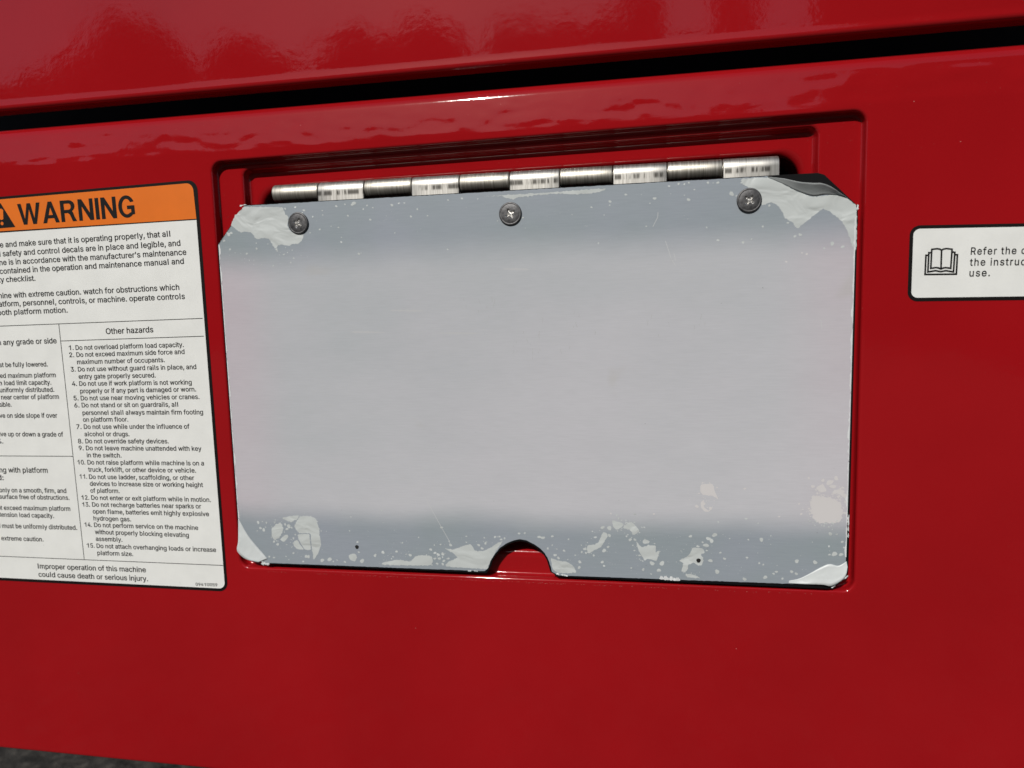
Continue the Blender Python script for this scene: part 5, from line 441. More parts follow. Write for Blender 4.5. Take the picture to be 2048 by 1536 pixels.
}
SPACE_ADVANCE = 188

# ------------------------------------------------------------------ setting
bm = bmesh.new()
bmesh.ops.create_grid(bm, x_segments=1, y_segments=1, size=90.0)
for q in bm.verts: q.co.z = GROUND * MM
o = link('ground', bm, ASPH); tag(o, 'dark gritty asphalt ground below the red side panel', 'ground', kind='structure')

# distant trees behind the viewer: they are what the glossy enamel mirrors
rng = random.Random(5)
# crowns as (sideways, upward, half width) slopes seen in the mirror of the panel
SKYLINE = [(-1.293, 0.475, 0.146), (-1.125, 0.414, 0.112), (-0.992, 0.358, 0.054), (-0.934, 0.384, 0.053), (-0.851, 0.408, 0.06), (-0.772, 0.454, 0.067), (-0.716, 0.421, 0.049), (-0.665, 0.347, 0.049), (-0.608, 0.394, 0.034), (-0.579, 0.404, 0.033), (-0.529, 0.379, 0.039), (-0.496, 0.345, 0.039), (-0.452, 0.369, 0.038), (-0.405, 0.396, 0.045), (-0.353, 0.386, 0.033), (-0.305, 0.401, 0.043), (-0.266, 0.379, 0.035), (-0.228, 0.342, 0.035), (-0.181, 0.384, 0.034), (-0.147, 0.385, 0.037), (-0.1, 0.382, 0.04), (-0.046, 0.378, 0.039), (0.003, 0.41, 0.027), (0.06, 0.345, 0.025), (0.122, 0.416, 0.029), (0.193, 0.335, 0.03), (0.267, 0.494, 0.051), (0.337, 0.597, 0.071), (0.426, 0.637, 0.083), (0.544, 0.639, 0.094), (0.669, 0.579, 0.094)]
bm = bmesh.new()
DIST = 18.0
ROW = SKYLINE + [(-1.3 + .06 * k, 0.330 - 0.030 * (-1.3 + .06 * k) * (k < 28) + 0.014 * math.sin(k * 1.7), .07) for k in range(42)]
for tx, tz, hw in ROW:
    dd = DIST + rng.uniform(0, 2.0); w = hw * dd
    top = tz * dd
    cx, cy = tx * dd, -dd
    h = top - GROUND * MM; rv = min(w * 1.5, h * 0.6)
    def place(d, k):
        if d.z > 0: return Vector((cx + d.x * w * k, cy + d.y * w * k, top - rv + d.z * rv * (0.9 + 0.1 * k)))
        f = (1 - d.z * d.z) ** 0.5
        g = 1.0 / max(f, 0.3)
        return Vector((cx + d.x * g * w * k, cy + d.y * g * w * k, top - rv + d.z * (h - rv)))
    r = bmesh.ops.create_icosphere(bm, subdivisions=4, radius=1.0)
    for q in r['verts']:
        d = q.co.copy()
        q.co = place(d, 0.97 + 0.22 * noise.fractal(d * 2.6 + Vector((tx * 1420, 0, 0)), 0.8, 2.2, 4))
    for i in range(200):
        a = rng.uniform(0, 2 * math.pi); c_ = rng.uniform(-0.4, 1.0); s_ = math.sqrt(1 - c_ * c_)
        p = place(Vector((s_ * math.cos(a), s_ * math.sin(a), c_)), 1.05) + Vector((rng.gauss(0, .1), rng.gauss(0, .1), rng.gauss(0, .12)))
        s = rng.uniform(0.06, 0.14)
        u = Vector((rng.gauss(0, 1), rng.gauss(0, 1), rng.gauss(0, 1))).normalized(); ww = u.orthogonal().normalized()
        bm.faces.new([bm.verts.new(p + u * s), bm.verts.new(p + ww * s * .6), bm.verts.new(p - u * s), bm.verts.new(p - ww * s * .6)])
o = link('tree_line', bm, LEAF)
tag(o, 'far row of dark leafy trees mirrored in the red enamel', 'trees', kind='stuff')

# ------------------------------------------------------------------ machine body
bm = bmesh.new(); box(bm, -452, 252, 62, 900, -259, 300)
o = link('chassis', bm, BLACK); tag(o, 'black machine body in the dark slot between the two red panels', 'machine body')

X0, X1 = -460, 260
# upper cover
bm = bmesh.new()
prof = [(0.0, 300.0)] + [(0.0, z) for z in (260, 200, 160, 130, 119, 118)] + [(-0.02, 117.2), (-0.08, 116.4), (-0.16, 115.6), (-0.21, 115.1)]
R_ = 2.2
for k in range(0, 9):
    a = math.radians(90 * k / 8)
    prof.append((-0.24 + R_ - R_ * math.cos(a), 114.7 - R_ * math.sin(a)))
prof += [(3.2, 112.4), (9.0, 112.4), (9.0, 114.4), (3.0, 114.4), (2.0, 116), (2.0, 300)]
loft(bm, [[(x, y, z) for (y, z) in prof] for x in (X0, -345, -230, -115, 0, 115, X1)], closed=False)
bmesh.ops.recalc_face_normals(bm, faces=bm.faces[:])
o = link('upper_cover_panel', bm, RED, None, True, 50, True)
tag(o, 'glossy red upper cover with a thin rolled lower edge above the black slot', 'panel')

# lower side panel: sheet with a bent top edge and the opening of the pressed tray
side = empty('side_panel', 'large glossy red side panel with a pressed tray behind the grey lid', 'panel')
OUT = dict(x0=-219.6, z0=-140.2, x1=97.1, z1=80.0, ztl=77.4, zbr=-139.2)
def orect(ins, r, **kw):
    return rrect(OUT['x0'] + ins, OUT['z0'] + ins, OUT['x1'] - ins, OUT['z1'] - ins, r, 10, OUT['ztl'] - ins, OUT['zbr'] + ins)
ZS = 82.4
bm = bmesh.new()
hole = orect(-1.9, 7.4)
ring_fill(bm, [[(X0, -259), (X1, -259), (X1, ZS), (X0, ZS)], hole], 0.0)
# gentle roll to the bend, bend, return flange
prof = [(0.0, ZS)]
y, z, ang = 0.0, ZS, 0.0
for k in range(24):
    tt = (k + 1) / 24; ang = math.radians(4.1 * min(1.0, tt / 0.07) + 2.7 * tt * tt); dz = (98.0 - ZS) / 24
    y += math.tan(ang) * dz; z += dz; prof.append((y, z))
Rb = 6.4; a0 = ang
cy, cz = y + Rb * math.cos(a0), z - Rb * math.sin(a0)
for k in range(1, 17):
    a = a0 + (math.radians(96) - a0) * k / 16
    prof.append((cy - Rb * math.cos(a), cz + Rb * math.sin(a)))
prof += [(26, prof[-1][1] - 1.0), (26, prof[-1][1] - 14)]
# hand-finished sheet: shallow dents along the rolled strip
def dent(x, z):
    k = max(0.0, min(1.0, (z - ZS) / 2.5)) * max(0.0, min(1.0, (98.0 - z) / 3.0))
    return 0.15 * k * (noise.noise(Vector((x / 13.0, z / 6.5, 1.0))) + 0.6 * noise.noise(Vector((x / 5.5, z / 4.0, 4.0))))
loft(bm, [[(x, yy + (dent(x, zz) if yy < 3 else 0.0), zz) for (yy, zz) in prof] for x in [X0 + 3.0 * i for i in range(241)]], closed=False, flip=True)
# lower lip
prof = [(0.0, -259.0), (0.0, -261.0)]
for k in range(1, 8):
    a = math.radians(90 * k / 7); prof.append((2.2 - 2.2 * math.cos(a), -261.3 - 2.2 * math.sin(a)))
prof += [(16, -263.5), (16, -261.5), (3, -261.5)]
loft(bm, [[(x, yy, zz) for (yy, zz) in prof] for x in (X0, -230, 0, X1)], closed=False)
bmesh.ops.remove_doubles(bm, verts=bm.verts[:], dist=1e-6)
bmesh.ops.recalc_face_normals(bm, faces=bm.faces[:])
o = link('panel_sheet', bm, RED, side, True, 40, True)

# pressed tray: rim fillet, wall, flange, inner step, floor, hole
bm = bmesh.new()
loops = []
def add(pts, y): loops.append([(p[0], y, p[1]) for p in pts])
add(hole, 0.0)
for ins, yy in ((-1.3, 0.02), (-1.0, 0.06), (-0.6, 0.22), (-0.25, 0.55), (0.0, 1.0), (0.05, 1.4), (0.15, 3.2), (0.30, 3.8), (0.65, 4.35), (1.15, 4.62), (1.6, 4.7), (1.8, 4.7)):
    add(orect(ins, max(2.0, 5.4 - ins)), yy * 1.06)
def irect(ins, r): return rrect(-205.0 + ins, -127.0 + ins * (2.5 if ins < 0 else 1.6), 78.4 - ins, 75.6 - ins, r, 10, 73.6 - ins)
for ins, yy in ((-1.6, 4.7), (-1.2, 4.74), (-0.6, 4.95), (-0.15, 5.4), (0.0, 5.9), (0.2, 6.4), (0.6, 8.2), (1.0, 9.0), (1.5, 9.6), (2.2, 9.95), (2.9, 10.0)):
    add(irect(ins, max(2.0, 4.0 - ins * .3)), yy + 0.282)
def hrect(ins): return rrect(-201.5 + ins, -119 + ins, 75.0 - ins, 67.8 - ins, 11, 10, 66.2 - ins)
for ins, yy in ((-0.5, 10.0), (0.0, 10.0), (0.8, 10.12), (1.7, 10.6), (2.5, 11.5), (2.9, 12.6), (3.0, 14.0), (3.0, 30.0)):
    add(hrect(ins), yy + 0.282)
loft(bm, loops)
bmesh.ops.recalc_face_normals(bm, faces=bm.faces[:])
o = link('pressed_tray', bm, RED, side, True, 60, True)
# recalc can choose inward; make sure the flange faces the viewer
me = o.data
if sum(p.normal.y * p.area for p in me.polygons) > 0:
    me.flip_normals()

bm = bmesh.new()
f = [(-196, 30, -116), (72, 30, -116), (72, 30, 66), (-196, 30, 66)]
b = [(-196, 55, -116), (72, 55, -116), (72, 55, 66), (-196, 55, 66)]
loft(bm, [f, b]); bm.verts.ensure_lookup_table()
bm.faces.new([bm.verts[i] for i in (4, 5, 6, 7)])
o = link('compartment_interior', bm, BLACK, side)

# pale flecks painted as glints of the chipped lower rim, then small paint nicks
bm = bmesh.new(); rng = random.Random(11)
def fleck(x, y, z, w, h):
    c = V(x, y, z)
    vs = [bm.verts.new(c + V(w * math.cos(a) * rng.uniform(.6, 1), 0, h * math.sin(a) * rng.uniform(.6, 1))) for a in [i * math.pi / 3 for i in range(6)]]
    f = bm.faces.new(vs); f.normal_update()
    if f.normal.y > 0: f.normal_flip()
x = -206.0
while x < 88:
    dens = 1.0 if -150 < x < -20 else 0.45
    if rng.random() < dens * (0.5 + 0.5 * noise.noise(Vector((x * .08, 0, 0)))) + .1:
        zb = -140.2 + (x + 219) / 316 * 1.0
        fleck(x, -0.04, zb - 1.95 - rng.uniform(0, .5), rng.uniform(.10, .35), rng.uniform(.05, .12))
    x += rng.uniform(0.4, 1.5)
link('chipped_rim_glints', bm, CHIP_AND_GLINT, side)
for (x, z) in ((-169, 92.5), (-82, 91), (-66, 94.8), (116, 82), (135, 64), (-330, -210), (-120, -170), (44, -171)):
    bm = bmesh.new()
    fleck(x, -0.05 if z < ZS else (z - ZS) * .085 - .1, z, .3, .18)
    link('paint_nick', bm, CHIP_AND_GLINT, side)

# ------------------------------------------------------------------ lid
lid = empty('access_lid', 'grey film covered lid with clipped corners and a round finger notch over the tray', 'lid')
LT, LF = 0.0, -1.75          # back face and front face (mm)
outline = [(-218.3, 34.6), (-201.4, 54.4), (61.0, 54.1), (77.0, 54.0), (79.7, 53.1), (93.8, 38.8), (94.0, 36.0), (93.9, -128.6), (92.9, -131.6), (88.0, -136.9), (85.0, -137.8)]
notch = NOTCH_DATA[::-1]
pnotch = [(-62.0 + (x + 62.0) * .945, -137.6 + (z + 137.6) * .945) for x, z in notch]
pnotch[0] = (-43.5, -137.5); pnotch[-1] = (-80.0, -137.3)
outline2 = outline + pnotch + [(-203.4, -137.2), (-218.3, -124.5)]
bm = bmesh.new()
f = [(x, LF, z) for x, z in outline2]; b = [(x, LT, z) for x, z in outline2]
loft(bm, [f, b])
poly(bm, outline2, LF)
vs = poly(bm, outline2, LT)
for fc in bm.faces:
    if all(abs(q.co.y - LT * MM) < 1e-7 for q in fc.verts) and fc.normal.y < 0: fc.normal_flip()
bmesh.ops.remove_doubles(bm, verts=bm.verts[:], dist=1e-7)
bmesh.ops.recalc_face_normals(bm, faces=bm.faces[:])
link('lid_plate', bm, PLATE, lid)

rng = random.Random(3)
def jag(pts, step=0.8, amp=0.18, seed=0):
    """walk a closed outline and roughen it a little"""
    out = []
    n = len(pts)
    for i in range(n):
        a = Vector(pts[i]); b = Vector(pts[(i + 1) % n])
        k = max(1, int((b - a).length / step))
        for j in range(k):
            p = a + (b - a) * j / k
            q = Vector((p.x * .9 + seed, p.y * .9, 0))
            out.append((p.x + amp * noise.noise(q) + amp * .5 * noise.noise(q * 3), p.y + amp * noise.noise(q + Vector((7, 3, 1))) + amp * .5 * noise.noise(q * 3.1)))
    return out
def smooth_poly(pts, step=0.9, amp=0.25, seed=0):
    n = len(pts); out = []
    for i in range(n):
        p0, p1, p2, p3 = (Vector(pts[(i + k) % n]) for k in (-1, 0, 1, 2))
        k = max(1, int((p2 - p1).length / step))
        for j in range(k):
            t = j / k
            p = 0.5 * ((2 * p1) + (p2 - p0) * t * .8 + (2 * p0 - 5 * p1 + 4 * p2 - p3) * t * t * .8 + (3 * p1 - p0 - 3 * p2 + p3) * t ** 3 * .8) + 0.1 * (2 * p1 * (1 - t) + 2 * p2 * t) - 0.0 * p1
            p = p if True else p1
            lin = p1 + (p2 - p1) * t
            p = lin.lerp(0.5 * ((2 * p1) + (p2 - p0) * t + (2 * p0 - 5 * p1 + 4 * p2 - p3) * t * t + (3 * p1 - p0 - 3 * p2 + p3) * t ** 3), 0.6)
            q = Vector((p.x * 1.1 + seed * 3.1, p.y * 1.1, seed))
            out.append((p.x + amp * noise.noise(q), p.y + amp * noise.noise(q + Vector((5, 9, 2)))))
    return out

FY = LF - 0.05
fold = FOLD_DATA
film_out = [(-217.6, 34.9), (-201.1, 54.1)] + [(55.5, 53.8)] + fold[1:-1] + [(89.6, 42.3), (93.2, 38.4), (93.1, 0.0), (92.9, -60.0), (92.7, -125.0)] + [(92.6, -128.6), (86.4, -136.0)] + notch + [(-203.8, -136.6), (-217.7, -125.0)]
film_j = jag(film_out, 1.2, 0.16)
bm = bmesh.new()
poly(bm, film_j, FY)
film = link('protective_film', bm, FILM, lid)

# air pockets and bubbles under the film
POCK = [bmesh.new() for _ in range(4)]
def pock(z): return POCK[0 if z > 20 else 1 if z > -50 else 2 if z > -104 else 3]
for i, p in enumerate(PAT_DATA + PAT2_DATA):
    big = max(q[0] for q in p) - min(q[0] for q in p)
    zc_ = sum(q[1] for q in p) / len(p)
    poly(pock(zc_), smooth_poly(p, 0.4, 0.8 if i == 20 else 0.46 if big > 6 else 0.28, i), FY - 0.03 - .004 * (i % 5))
PLACED = {}
def dot(x, z, r):
    cell = (int(x // 4), int(z // 4)); used = set()
    for a in (-1, 0, 1):
        for c in (-1, 0, 1):
            for (xx, zz2, rr2, lv) in PLACED.get((cell[0] + a, cell[1] + c), []):
                if math.hypot(xx - x, zz2 - z) < (rr2 + r) * 1.3: used.add(lv)
    lv = min(k for k in range(40) if k not in used)
    PLACED.setdefault(cell, []).append((x, z, r, lv))
    y = FY - 0.06 - .006 * lv
    n = 10; ph = rng.uniform(0, 6.28); e = rng.uniform(.7, 1.0); ph2 = rng.uniform(0, 6.28)
    vs = []
    B = pock(z)
    for k in range(n):
        a = 2 * math.pi * k / n
        rr = r * (1 + .18 * math.sin(2 * a + ph) + .1 * math.sin(3 * a + ph2) + rng.uniform(-.06, .06))
        vs.append(B.verts.new(V(x + rr * math.cos(a), y, z + rr * e * math.sin(a))))
    f = B.faces.new(vs); f.normal_update()
    if f.normal.y > 0: f.normal_flip()
for x, z, r in DOTS_DATA: dot(x, z, r * 1.02)
def in_lid(x, z):
    return -215 < x < 91.5 and -134.5 < z < 52 and math.hypot(x + 61.5, z + 137) > 20 and not (x > 50 and z > 40)
def sprinkle(n, x0, x1, z0, z1, r0, r1):
    for i in range(n):
        x, z = rng.uniform(x0, x1), rng.uniform(z0, z1)
        if in_lid(x, z): dot(x, z, r0 + (r1 - r0) * rng.random() ** 3)
def crumbs(n, cx, cz, rx, rz, r0, r1):
    """bubbles crowding round the rim of a pocket"""
    for i in range(n):
        a = rng.uniform(0, 2 * math.pi); k = 1 + abs(rng.gauss(0, .22))
        x, z = cx + rx * k * math.cos(a), cz + rz * k * math.sin(a)
        if in_lid(x, z): dot(x, z, r0 + (r1 - r0) * rng.random() ** 2.2)
def mid_of(p): return ((min(q[0] for q in p) + max(q[0] for q in p)) / 2, (min(q[1] for q in p) + max(q[1] for q in p)) / 2, (max(q[0] for q in p) - min(q[0] for q in p)) / 2, (max(q[1] for q in p) - min(q[1] for q in p)) / 2)
for i, n in ((12, 20), (13, 14), (14, 18), (15, 26), (16, 12), (18, 16), (20, 110), (2, 26), (4, 26), (10, 22), (11, 16)):
    cx, cz, rx, rz = mid_of(PAT_DATA[i])
    crumbs(int(n * 1.7), cx, cz, rx, rz, .05, .40)
cx, cz, rx, rz = mid_of(PAT_DATA[20])
crumbs(60, cx + 1.5, cz + 9.0, 4.6, 3.2, .1, .6)
sprinkle(60, -212, 90, 36, 52, .06, .22)
sprinkle(110, -212, 90, -134.5, -112, .06, .24)
sprinkle(90, -140, -90, -134.8, -128, .06, .45)
sprinkle(45, -212, -160, 22, 34, .07, .3)
sprinkle(40, -196, -175, -129, -112, .1, .5)
sprinkle(130, -45, 60, -133, -111, .05, .22)
sprinkle(70, -135, -80, -133, -120, .05, .22)
sprinkle(30, 20, 34, -100, -92, .1, .4)
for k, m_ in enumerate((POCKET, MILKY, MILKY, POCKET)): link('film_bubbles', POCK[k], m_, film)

# small frayed bits where the film was cut
bm = bmesh.new()
def frayed(p0, p1, n, w0, w1, out=0.0):
    a, b = Vector(p0), Vector(p1); d = (b - a).normalized(); nn = Vector((-d.y, d.x))
    for i in range(n):
        t = rng.random(); p = a + (b - a) * t
        L = rng.uniform(.5, 2.6); w = rng.uniform(w0, w1)
        q = p + d * L * .5
        pts = [p - d * L * .5, p - d * L * .2 + nn * w, p + d * L * .25 + nn * w * rng.uniform(.3, 1), q, p - nn * out * rng.random()]
        vs = [bm.verts.new(V(c.x, FY - 0.12 - rng.uniform(0, .35), c.y)) for c in pts]
        f = bm.faces.new(vs); f.normal_update()
        if f.normal.y > 0: f.normal_flip()
def strip_edge(p0, p1, w, seed):
    a, b = Vector(p0), Vector(p1); d = (b - a).normalized(); nn = Vector((-d.y, d.x)); n = int((b - a).length / .8)
    pts1, pts2 = [], []
    for i in range(n + 1):
        p = a + (b - a) * i / n
        ww = max(0.03, w * (.55 + .9 * noise.noise(Vector((i * .13, seed, 0))) + .5 * noise.noise(Vector((i * .5, seed, 3)))))
        pts1.append((p.x, FY - .09, p.y)); q = p + nn * ww; pts2.append((q.x, FY - .09, q.y))
    loft(bm, [pts1, pts2], closed=False)
def finish():
    for fc in bm.faces:
        fc.normal_update()
        if fc.normal.y > 0: fc.normal_flip()
    link('torn_edge', bm, TORN, film)
strip_edge((-217.6, 35), (-217.7, -112), 1.0, 1)
finish()
bm = bmesh.new()
strip_edge((92.85, -122), (93.25, 34), 0.9, 5)
finish()
bm = bmesh.new()
strip_edge((-217.5, 35.2), (-201.2, 54.2), -0.5, 8)
finish()
bm = bmesh.new()
frayed((-217.9, -125.5), (-204.0, -137.0), 26, .3, .9, .7)
finish()
bm = bmesh.new()
frayed((-205, -137.2), (-201, -137.0), 8, .3, .8, 1.2)
finish()
bm = bmesh.new()
frayed((8, -136.4), (17, -136.7), 22, .5, 2.2, .4)
finish()
bm = bmesh.new()
frayed((93.4, -131), (87, -136.6), 14, .2, .6, .4)
finish()
bm = bmesh.new()
frayed((93.5, -112), (93.5, -98), 14, .2, .7, .2)
finish()
bm = bmesh.new()
frayed((-203.5, 54.0), (-200.5, 54.5), 6, .2, .6, .5)
finish()
bm = bmesh.new()
frayed((-80.8, -136.1), (-90, -136.0), 6, .3, .8, .1)
finish()
bm = bmesh.new()
frayed((-43.5, -136.1), (-38, -136.9), 10, .3, .9, .3)
finish()
bm = bmesh.new()
frayed((93.6, 38.8), (93.6, 37.2), 5, .3, .7, .3)
finish()

# scratches
for l in SCR_DATA:
    bm = bmesh.new(); ribbon(bm, l, 0.22, FY - 0.02); link('scratch', bm, SCRATCH, film)

# rubbed streaks and clusters of faint scuffs
for a, c in SMEAR_DATA:
    bm = bmesh.new(); n = 14; up, dn = [], []
    for k in range(n + 1):
        t = k / n; x = a[0] + (c[0] - a[0]) * t; z = a[1] + (c[1] - a[1]) * t
        hw = .75 * (4 * t * (1 - t)) ** .4 * (.7 + .6 * noise.noise(Vector((x, z, 2))))
        up.append((x, FY - .012, z + max(.05, hw))); dn.append((x, FY - .012, z - max(.05, hw * .8)))
    loft(bm, [up, dn], closed=False)
    for fc in bm.faces:
        fc.normal_update()
        if fc.normal.y > 0: fc.normal_flip()
    link('rubbed_streak', bm, SMEAR, film)
for cx, cz, w, hh, n in ((-78, -2, 9, 5, 9), (-40, -14, 18, 9, 14), (-50, -24, 20, 6, 10), (18, -12, 16, 6, 8), (-176, -25, 12, 8, 9), (-112, -15, 8, 4, 7)):
    bm = bmesh.new()
    for i in range(n):
        x, z = cx + rng.uniform(-w, w), cz + rng.uniform(-hh, hh); L = rng.uniform(.8, 2.6); s_ = rng.uniform(-.35, .35)
        ribbon(bm, [(x, z + L / 2), (x + s_ * L * .4, z), (x + s_ * L, z - L / 2)], rng.uniform(.07, .13), FY - .014 - .002 * i)
    link('scuff_marks', bm, SCUFF if cx > -100 else SMEAR, film)

# peeled corners: film standing off the plate
def peel(name, fold, free, label, lifts, bulge):
    bm = bmesh.new()
    rows = []
    n = 7
    for k in range(n + 1):
        t = k / n
        row = []
        for (fx, fz), (gx, gz), lf in zip(fold, free, lifts):
            row.append((fx + (gx - fx) * t, FY - 0.1 - lf * (t ** bulge), fz + (gz - fz) * t))
        rows.append(row)
    # refine along the edge with Catmull-Rom
    fine = []
    for row in rows:
        out = []
        for i in range(len(row) - 1):
            p0, p1, p2, p3 = (Vector(row[max(0, min(len(row) - 1, i + q))]) for q in (-1, 0, 1, 2))
            for j in range(5):
                t = j / 5
                out.append(tuple(0.5 * ((2 * p1) + (p2 - p0) * t + (2 * p0 - 5 * p1 + 4 * p2 - p3) * t * t + (3 * p1 - p0 - 3 * p2 + p3) * t ** 3)))
        out.append(row[-1]); fine.append(out)
    loft(bm, fine, closed=False)
    bmesh.ops.recalc_face_normals(bm, faces=bm.faces[:])
    o = link(name, bm, CURL if 'grey' in label else LIFTED, film, True)
    sm = o.modifiers.new('film_thickness', 'SOLIDIFY'); sm.thickness = 0.00008
    o['label'] = label
    return o
peel('peeled_corner', FOLD_DATA, FREE_DATA, 'grey curled flap of film lifting off the black corner', [0, .9, 1.8, 2.9, 3.7, 3.7, 2.8, 1.4, .2], 1.25)
peel('peeled_corner', BL_DATA['fold'], BL_DATA['free'], 'white triangular flap of film at the lower left corner', [.1, .5, 1.0, 1.3, 1.2, .6], 1.0)
peel('peeled_corner', BR_DATA['fold'], BR_DATA['free'], 'bright creased flap of film at the lower right corner', [.1, .6, 1.1, 1.6, 1.7, 1.4, .6], 1.5)

# two empty drill holes near the lower edge
bm = bmesh.new()
for x, z in HOLES_DATA[:1]:
    poly(bm, [(x + 1.05 * math.cos(a) * (1 + .12 * math.sin(3 * a)), z + 1.1 * math.sin(a)) for a in [2 * math.pi * k / 14 for k in range(14)]], FY - 0.09)
h = link('drill_hole', bm, BLACK, lid)
h2 = h.copy(); COL.objects.link(h2); h2.parent = lid
h2.location = V(HOLES_DATA[1][0] - HOLES_DATA[0][0], 0, HOLES_DATA[1][1] - HOLES_DATA[0][1])

# screws: domed pan heads with a cross recess
def cross(r, w, n=1):
    pts = []
    for k in range(4):
        a = math.radians(90 * k); c, s = math.cos(a), math.sin(a)
        for x, z in ((w, -w), (r - w * .5, -w * .8), (r, 0), (r - w * .5, w * .8)):
            pts.append((x * c - z * s, x * s + z * c))
    return pts
def make_screw():
    e = bpy.data.objects.new('screw', None); e.empty_display_size = .005; COL.objects.link(e); e.parent = lid
    bm = bmesh.new()
    n = 48
    loops = []
    for r, y in ((5.5, 0.0), (5.5, -1.0), (5.38, -1.28), (5.12, -1.45), (4.85, -1.47), (4.65, -1.36), (4.45, -1.38), (4.2, -1.5)):
        loops.append([(r * math.cos(2 * math.pi * k / n), y * .62, r * math.sin(2 * math.pi * k / n)) for k in range(n)])
    loft(bm, loops)
    cr = cross(2.7, .66)
    ring_fill(bm, [[(4.2 * math.cos(2 * math.pi * k / n), 4.2 * math.sin(2 * math.pi * k / n)) for k in range(n)], cr], -.93)
    bmesh.ops.remove_doubles(bm, verts=bm.verts[:], dist=1e-7)
    bmesh.ops.recalc_face_normals(bm, faces=bm.faces[:])
    h = link('screw_head', bm, ZINC, e, True, 35)
    if sum(p.normal.y * p.area for p in h.data.polygons) > 0: h.data.flip_normals()
    bm = bmesh.new()
    c2 = cross(1.9, .40)
    loft(bm, [[(x, -.93, z) for x, z in cr], [(x * .95, -.85, z * .95) for x, z in cr], [(x, -.40, z) for x, z in c2]], closed=True)
    poly(bm, c2, -.40)
    d = link('drive_recess', bm, WORN, h)
    return e, h, d
e0, h0, d0 = make_screw()
for i, (x, z) in enumerate(SCREWS_DATA):
    if i == 0: e, h, d = e0, h0, d0
    else:
        e = e0.copy(); COL.objects.link(e); e.parent = lid
        h = h0.copy(); COL.objects.link(h); h.parent = e
        d = d0.copy(); COL.objects.link(d); d.parent = h
    e.location = V(x, FY - .02, z)
    e.rotation_euler = (math.radians((1.5, 0.5, -1)[i]), math.radians((24, 62, 40)[i]), math.radians((-2, 1, 2)[i]))

# hinge: ten knuckles on one pin, five carry the lid leaf
hinge = bpy.data.objects.new('piano_hinge', None); hinge.empty_display_size = .02; COL.objects.link(hinge); hinge.parent = lid
hinge['label'] = 'bright brushed steel hinge along the top of the lid'
RK = 4.55; YC = RK + 0.25
xs = [p[0] * 1.0125 for p in KN_DATA]
def zc(x): return 59.95 - (x + 187) / 249 * 1.0
for i in range(10):
    a, b = xs[i] + .22, xs[i + 1] - .22
    bm = bmesh.new()
    loops = []
    flat = i % 2 == 1
    for x, rr in ((a, RK - .45), (a + .12, RK - .12), (a + .45, RK), ((a * 2 + b) / 3, RK), ((a + 2 * b) / 3, RK), (b - .45, RK), (b - .12, RK - .12), (b, RK - .45)):
        L = []
        if flat:
            rr2 = rr
            # rolled round the pin, then straight down in front as the leaf
            for k in range(0, 29):
                an = math.radians(180 - k * 360 * .75 / 28)      # from the front over the top to the underside
                L.append((x, YC + rr2 * math.cos(an), zc(x) + rr2 * math.sin(an)))
            # cross back inside to close the sheet section
            for k in range(0, 12):
                an = math.radians(-90 + k * 8)
                L.append((x, YC + (rr2 - 1.3) * math.cos(an), zc(x) + (rr2 - 1.3) * math.sin(an)))
            L.append((x, YC - rr2 + 1.4 + (RK - rr), zc(x) - 1.5))
            L.append((x, YC - rr2 + 1.4 + (RK - rr), 40.0))
            L.append((x, YC - rr2 + 0.0, 40.0))
            for q in range(6):
                L.append((x, YC - rr2, 44.0 + (zc(x) - 44.4) * q / 5))
        else:
            for k in range(48):
                an = 2 * math.pi * k / 48
                L.append((x, YC + rr * math.cos(an), zc(x) + rr * math.sin(an)))
        loops.append(L)
    rows = loft(bm, loops)
    for r in (rows[0], rows[-1]):
        try: bm.faces.new(r)
        except ValueError: pass
    bmesh.ops.recalc_face_normals(bm, faces=bm.faces[:])
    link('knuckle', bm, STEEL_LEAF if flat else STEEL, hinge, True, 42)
bm = bmesh.new()
loft(bm, [[(x, YC + 2.6 * math.cos(2 * math.pi * k / 24), zc(x) + 2.6 * math.sin(2 * math.pi * k / 24)) for k in range(24)] for x in (xs[0] + .5, xs[-1] - .5)])
link('hinge_pin', bm, STEEL, hinge, True)
bm = bmesh.new(); box(bm, xs[0] + 1, xs[-1] - 1, YC + RK - .2, YC + RK + 1.0, 50.0, 60.5)
link('hinge_leaf', bm, STEEL, hinge)

# ------------------------------------------------------------------ lettering
def parse(g):
    return {c: (a, [tuple(float(n) / 1000 for n in p.split(',')) for p in v.split()], [tuple(int(n) for n in f.split(',')) for f in fs.split()]) for c, (a, v, fs) in g.items()}
REGULAR = parse(GLYPHS)
CAP = max(p[1] for p in REGULAR['I'][1])
def lettering(name, items, cap, y, m, parent, font=None, space=0.0):
    """cap = height of a capital in mm; every line is fitted between the ends of its baseline"""
    font = font or REGULAR
    bm = bmesh.new()
    for it in items:
        pen = 0.0; pts = []; faces = []
        for ch in it[0]:
            if ch == ' ':
                pen += SPACE_ADVANCE / 1000 + space; continue
            adv, vs, fs = font[ch]
            o = len(pts); pts += [(pen + vx, vy) for vx, vy in vs]; faces += [[o + i for i in f] for f in fs]
            pen += adv / 1000 + space
        a = min(p[0] for p in pts); b = max(p[0] for p in pts)
        p0, p1 = Vector((it[1], it[2])), Vector((it[3], it[4]))
        d = p1 - p0; sx = d.length / (b - a); d.normalize(); nn = Vector((-d.y, d.x)); sy = cap / CAP
        vs = []
        for (px, py) in pts:
            p = p0 + d * ((px - a) * sx) + nn * (py * sy)
            vs.append(bm.verts.new(V(p.x, y, p.y)))
        for fc in faces:
            try:
                f = bm.faces.new([vs[i] for i in fc]); f.normal_update()
                if f.normal.y > 0: f.normal_flip()
            except ValueError: pass
    return link(name, bm, m, parent)
Y1, Y2, Y3 = -0.12, -0.20, -0.28

